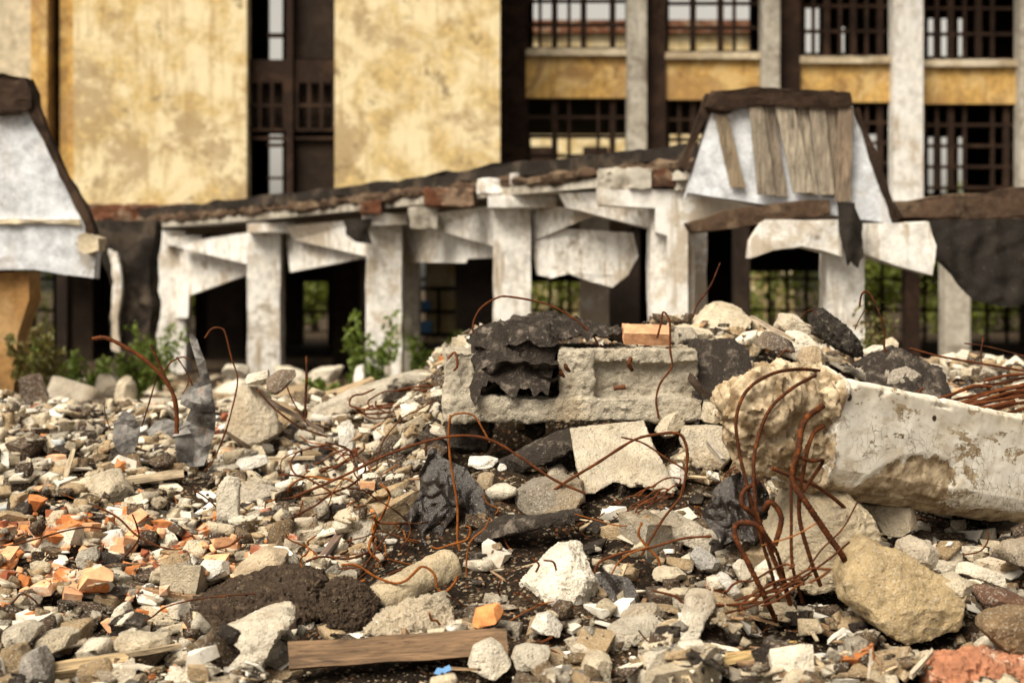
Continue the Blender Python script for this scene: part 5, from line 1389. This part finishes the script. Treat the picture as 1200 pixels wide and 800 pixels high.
# ------------------------------------------------------------------ wires
RUST, DRUST, ORUST = (.080, .026, .010), (.040, .015, .008), (.24, .078, .016)
def wire(label, pts, r, col=RUST, Y=None, name='rusty_wire', cat='wire', grp='rusty wires sticking out of the rubble', jitter=0, r_end=None):
    q = [P(p[0], p[1], p[2] if len(p) > 2 else Y) for p in pts]
    bm = bmesh.new(); tube(bm, spline(q, 8), r, 6, r_end, .15)
    o = link_mesh(name, finish(bm, ang=70), M['rust'], None, col); recentre(o)
    return tag(o, label, cat, grp)
wire('thick bent rusty rod rearing up beside the tall metal sheet', ((108, 397), (124, 396), (142, 404), (168, 420), (190, 441), (203, 462), (207, 485), (207, 508)), .0135, RUST, 8.85, 'rebar', 'rebar')
wire('thinner rusty rod rising beside the thick bent rod', ((177, 404), (183, 418), (190, 434), (196, 446)), .009, DRUST, 8.9, 'rebar', 'rebar')
W = [
 ('thin straight wire slanting under the thick bent rod', ((184, 440), (176, 470), (166, 500)), .006, DRUST, 8.9),
 ('arched rusty wire linking thick rod and metal sheet', ((192, 436), (202, 424), (214, 420), (222, 421)), .006, RUST, 8.9),
 ('short wire crossing before the metal sheet top', ((207, 418), (216, 432), (226, 452)), .006, DRUST, 8.8),
 ('wire curling from the sheet to the rod', ((214, 440), (218, 436), (222, 446), (214, 462)), .004, RUST, 8.8),
 ('tall arched rusty wire right of the tall metal sheet', ((240, 396), (250, 386), (258, 383), (266, 392), (272, 420), (277, 446), (272, 480), (264, 510), (250, 535), (240, 552)), .0065, RUST, 8.8),
 ('thin wire bowing up left of the short crumpled sheet', ((122, 474), (124, 488), (130, 504)), .004, DRUST, 9.0),
 ('dark upright wire right of the skewered stone', ((359, 417), (359, 440), (357, 470), (358, 490)), .010, DRUST, 9.0),
 ('wire holding the skewered stone from below', ((336, 452), (344, 468), (356, 488), (362, 500)), .006, RUST, 9.1),
 ('long rusty wire sagging from the leaning slab chunk', ((300, 455), (322, 478), (350, 498), (384, 512)), .008, DRUST, 9.0),
 ('long rusty rod arching across before the black film', ((345, 582), (400, 556), (450, 536), (500, 516), (540, 509), (575, 517), (610, 536), (650, 560), (686, 578)), .0085, RUST, 7.0),
 ('rusty rod arching before the tilted slab fragment', ((635, 584), (662, 566), (700, 540), (740, 516), (770, 509), (796, 510), (806, 524), (806, 548), (800, 578)), .0095, RUST, 7.3),
 ('straight rusty rod crossing the tilted slab fragment', ((728, 512), (752, 520), (780, 535), (806, 552)), .006, RUST, 7.45),
 ('rusty wire hoop springing over the felt on the slab', ((556, 400), (556, 380), (564, 362), (580, 348), (600, 346), (640, 358), (670, 372), (690, 390), (704, 408)), .0075, RUST, 8.35),
 ('bent rusty wire dangling down the slab face', ((770, 396), (774, 380), (779, 364), (784, 378), (786, 410), (786, 430), (772, 450), (769, 470), (772, 490)), .0075, RUST, 8.12),
 ('hanging orange wire before the peaked black film', ((528, 486), (526, 505), (528, 540), (534, 590), (537, 630), (539, 646)), .0075, ORUST, 7.0),
 ('small wire loop on the hanging orange wire', ((526, 508), (530, 488), (542, 482), (556, 488), (566, 504), (574, 518)), .006, ORUST, 7.3),
 ('thin wire leaning on the left edge of the slab', ((507, 470), (490, 480), (470, 492), (448, 520), (440, 560), (441, 590)), .0045, RUST, 8.0),
 ('dark spike standing on the peaked black film', ((500, 511), (499, 522), (499, 534)), .006, DRUST, 7.1),
 ('hooked tall wire standing behind the fallen beam', ((1007, 360), (1008, 346), (1018, 342), (1026, 354), (1034, 384), (1038, 408), (1043, 424), (1042, 436)), .008, DRUST, 8.5),
 ('short wire sprouting beside the hooked tall wire', ((1014, 362), (1008, 374), (1002, 386)), .004, DRUST, 8.6),
 ('thin wire rising by the heap crown against the end wall', ((812, 372), (818, 356), (834, 336), (844, 308)), .007, DRUST, 9.2),
 ('small dark wire curl on the heap top', ((938, 374), (944, 366), (952, 364), (958, 370)), .004, DRUST, 9.0),
 ('thin rusty wire lying on the heap above the beam end', ((912, 430), (914, 418), (922, 410), (928, 414)), .006, RUST, 8.2),
 ('long rusty wire reaching from the felted chunk to the frame edge', ((1066, 408), (1100, 416), (1150, 426), (1220, 438)), .008, RUST, 8.6),
 ('second long wire above the coil crossing the upright', ((1130, 402), (1160, 408), (1210, 420)), .006, DRUST, 8.8),
 ('upright wire standing among the coil', ((1150, 424), (1151, 410), (1153, 392)), .006, DRUST, 8.7),
 ('long wire lying on the bricks to the corner', ((0, 642), (40, 630), (76, 620), (104, 618), (124, 620)), .006, DRUST, 7.2),
 ('rusty wire snaking above the orange bricks', ((112, 592), (140, 606), (162, 626), (190, 642), (220, 646), (262, 640), (284, 628)), .007, RUST, 7.4),
 ('wire prong rising out of the snaking wire', ((155, 602), (160, 618), (161, 634), (146, 652), (140, 656)), .006, DRUST, 7.3),
 ('dark curving wire left of the standing flat block', ((228, 574), (244, 584), (254, 600), (254, 628)), .0065, DRUST, 8.1),
 ('wire staple right of the standing flat block', ((278, 574), (282, 592), (300, 602), (312, 600)), .005, DRUST, 8.1),
 ('long thin wire across the earth mound', ((160, 732), (180, 722), (196, 710), (240, 702), (300, 695)), .005, DRUST, 6.4),
 ('thin wire at the edge of the lower corner bricks', ((0, 722), (16, 706), (28, 696), (40, 704), (46, 714)), .0055, DRUST, 6.5),
 ('upright wire planted in the flat slab chunk', ((240, 800), (239, 780), (241, 760), (244, 742)), .0055, DRUST, 5.7),
 ('orange wire draped over the round post', ((400, 662), (418, 662), (440, 674), (462, 682), (476, 682), (484, 672), (494, 662), (506, 666), (512, 676), (513, 690), (522, 692), (532, 684), (536, 674)), .0075, ORUST, 6.55),
 ('orange wire curl above the round post', ((505, 640), (514, 644), (526, 640), (546, 632), (552, 620), (546, 616)), .006, ORUST, 6.7),
 ('slanting orange wire from the hollow to the post', ((574, 606), (566, 620), (552, 636), (547, 660), (548, 690)), .005, ORUST, 6.8),
 ('looping orange wire by the split chunk', ((752, 612), (750, 624), (760, 640), (770, 656), (770, 672), (764, 688), (766, 696)), .0075, ORUST, 6.7),
 ('long rusty wire running before the split chunk', ((696, 672), (706, 656), (732, 646), (760, 640), (800, 632), (834, 628)), .008, RUST, 6.55),
 ('rusty wire rising from the looping wire', ((752, 650), (764, 628), (780, 604), (796, 582), (800, 570)), .007, RUST, 6.7),
 ('thin orange wire spreading before the dark slab piece', ((674, 602), (700, 610), (732, 616), (760, 604)), .004, ORUST, 6.95),
 ('curved wire ahead of the long running wire', ((716, 674), (722, 660), (738, 650), (760, 640)), .005, ORUST, 6.5),
 ('thin wire below the hollow crossing dark planks', ((566, 578), (572, 590), (584, 598), (576, 606)), .0045, ORUST, 7.3),
 ('rusty wire running to the foot of the bent rods', ((766, 692), (790, 700), (806, 706), (850, 708), (900, 704)), .0075, RUST, 6.25),
 ('rust coloured tie wire under the white boulder stub', ((637, 656), (650, 659), (652, 668)), .006, RUST, 6.38),
 ('stub of wire on the left of the white boulder', ((624, 654), (630, 660), (628, 670)), .006, RUST, 6.5),
 ('thin wire curl beneath the fallen beam', ((1128, 650), (1146, 644), (1158, 634), (1158, 622)), .005, RUST, 6.6),
 ('wire at the bottom before the pipe piece', ((748, 738), (758, 748), (768, 756), (774, 744)), .004, DRUST, 6.0),
 ('brown root like wire in the lower heap corner', ((1006, 764), (1018, 760), (1030, 772), (1032, 790)), .006, TAN, 5.6),
]
for lab, pts, r, col, Y in W: wire(lab, [pts[0]] + [(p[0] + rnd.uniform(-2, 2), p[1] + rnd.uniform(-2, 2)) for p in pts[1:-1]] + [pts[-1]], r * .78, col, Y)
# the snarled wires at the middle left
wr = random.Random(77)
for k in range(46):
    cx, cy = wr.gauss(405, 55), wr.gauss(625, 40)
    if not 320 < cx < 500 or not 545 < cy < 690: continue
    g = G(cx, cy + 12); Y = g.y - .05
    pts = [(cx + wr.uniform(-8, 8), cy + wr.uniform(-8, 8))]
    a = wr.uniform(0, 6.28)
    for _ in range(wr.randint(3, 6)):
        a += wr.uniform(-.9, .9); L = wr.uniform(10, 30)
        pts.append((pts[-1][0] + math.cos(a) * L, pts[-1][1] + math.sin(a) * L * .7))
    q = [(x, y, Y + wr.uniform(-.12, .06)) for x, y in pts]
    o = wire(None, q, wr.choice((.003, .004, .006)), wr.choice((RUST, ORUST, ORUST, DRUST)), None, 'rusty_wire', 'wire', 'snarled wires beside the round post')
    c = o.location; px, py = cx, cy
    auto_label(o, ('short curling ' if len(pts) < 6 else 'long curling ') + 'snarled rusty wire', px, py)
for k in range(44):
    px, py = wr.uniform(20, 1180), wr.uniform(520, 780)
    if 500 < px < 800 and py < 600 or px > 980: continue
    g = G(px, py); L = wr.uniform(.06, .28); a = wr.uniform(0, 6.28); bend = wr.uniform(-1.2, 1.2)
    pts = [g + Vector((0, 0, -.01))]
    up = wr.uniform(.1, .9)
    for i in range(4):
        a += bend * .4; pts.append(pts[-1] + Vector((math.cos(a), math.sin(a) * .6, up * wr.uniform(-.2, 1))) * L / 4 + Vector((0, 0, .012)))
    bm = bmesh.new(); tube(bm, spline(pts, 6), wr.choice((.0028, .004, .005)), 5, None, .15)
    o = link_mesh('rusty_wire', finish(bm, ang=70), M['rust'], None, wr.choice((RUST, DRUST, ORUST))); recentre(o); tag(o, None, 'wire', 'short loose wires')
    auto_label(o, ('short' if L < .16 else 'longer') + ' bent loose rusty wire', px, py)
# coils of wire on the right
def coil(label, cx, cy, Y, rx, n, r, seed, squash=.3):
    rr = random.Random(seed); bm = bmesh.new(); c = P(cx, cy, Y)
    for k in range(n):
        a0 = rr.uniform(0, 6.28); span = rr.uniform(2.4, 5.5); e = rr.uniform(.7, 1.15); off = Vector((rr.uniform(-.06, .06), rr.uniform(-.05, .05), rr.uniform(-.03, .05)))
        pts = [c + off + Vector((math.cos(a0 + span * i / 12) * rx * e, math.sin(a0 + span * i / 12) * rx * .5 * e, math.sin(a0 * 1.3 + span * i / 12) * rx * squash * e + .01 * rr.uniform(-1, 1))) for i in range(13)]
        tube(bm, spline(pts, 3), r * rr.uniform(.8, 1.2), 6, None, .1)
    o = link_mesh('wire_coil', finish(bm, ang=70), M['rust'], None, RUST); recentre(o); return tag(o, label, 'wire coil')
coil('thick tangled coil of rusty wire behind the fallen beam', 1165, 462, 8.0, .33, 11, .009, 3, .24)
coil('loose coil of thin rusty wire below the slab end and split chunk', 752, 588, 7.0, .12, 6, .0035, 5, .5)
coil('small ball of orange wire before the big rough chunk', 868, 566, 7.2, .10, 8, .0035, 8, .6)
coil('thin twisted wire nest by the upright white piece', 380, 540, 8.6, .18, 6, .0045, 9, .45)
coil('wire snarl left of the slab on pale rubble', 478, 470, 9.6, .28, 6, .006, 12, .25)
coil('dark wire nest around the feet of the bent rods', 905, 690, 6.15, .16, 6, .005, 15, .4)
write_labels()

# ------------------------------------------------------------------ camera, sky and sun
cam = bpy.data.cameras.new('camera'); co = bpy.data.objects.new('camera', cam); C.objects.link(co)
co.location = (0, 0, CZ); co.rotation_euler = (math.radians(90), 0, 0)
cam.sensor_width = 36; cam.lens = F / 1200 * 36; cam.shift_y = -60 / 1200
cam.clip_start = .1; cam.clip_end = 6000
cam.dof.use_dof = True; cam.dof.focus_distance = 7.3; cam.dof.aperture_fstop = 1.75; cam.dof.aperture_blades = 0
SC.camera = co
w = bpy.data.worlds.new('World'); SC.world = w; w.use_nodes = True
nt = w.node_tree; bg = nt.nodes['Background']
sky = nt.nodes.new('ShaderNodeTexSky'); sky.sky_type = 'NISHITA'; sky.sun_disc = False
EL, AZ = math.radians(52), math.radians(220)       # high, behind the viewer and to the left
sky.sun_elevation = EL; sky.sun_rotation = AZ; sky.dust_density = 5; sky.air_density = 1.2; sky.ozone_density = 1
hs = nt.nodes.new('ShaderNodeHueSaturation'); hs.inputs['Saturation'].default_value = .12
mx = nt.nodes.new('ShaderNodeMix'); mx.data_type = 'RGBA'; mx.blend_type = 'MULTIPLY'; mx.inputs[0].default_value = 1; mx.inputs[7].default_value = (1.0, .91, .78, 1)
nt.links.new(sky.outputs[0], hs.inputs['Color']); nt.links.new(hs.outputs[0], mx.inputs[6]); 
tcw = nt.nodes.new('ShaderNodeTexCoord'); sxw = nt.nodes.new('ShaderNodeSeparateXYZ'); nt.links.new(tcw.outputs['Generated'], sxw.inputs[0])
mr = nt.nodes.new('ShaderNodeMapRange'); nt.links.new(sxw.outputs[2], mr.inputs[0]); mr.inputs[1].default_value = .10; mr.inputs[2].default_value = .34; mr.inputs[3].default_value = 2.3; mr.inputs[4].default_value = 1.0
vm = nt.nodes.new('ShaderNodeVectorMath'); vm.operation = 'SCALE'; nt.links.new(mx.outputs[2], vm.inputs[0]); nt.links.new(mr.outputs[0], vm.inputs['Scale']); nt.links.new(vm.outputs[0], bg.inputs[0])
bg.inputs[1].default_value = .05
sun = bpy.data.lights.new('sun', 'SUN'); so = bpy.data.objects.new('sun', sun); C.objects.link(so)
sun.energy = 3.0; sun.angle = math.radians(40); sun.color = (1, .91, .75)
d = Vector((math.sin(AZ) * math.cos(EL), math.cos(AZ) * math.cos(EL), math.sin(EL)))
so.rotation_euler = (-d).to_track_quat('-Z', 'Y').to_euler()
SC.view_settings.view_transform = 'Standard'; SC.view_settings.look = 'None'; SC.view_settings.gamma = 1
SC.view_settings.exposure = 1.02
SC.cycles.max_bounces = 6; SC.cycles.diffuse_bounces = 3; SC.cycles.glossy_bounces = 2; SC.cycles.use_denoising = True
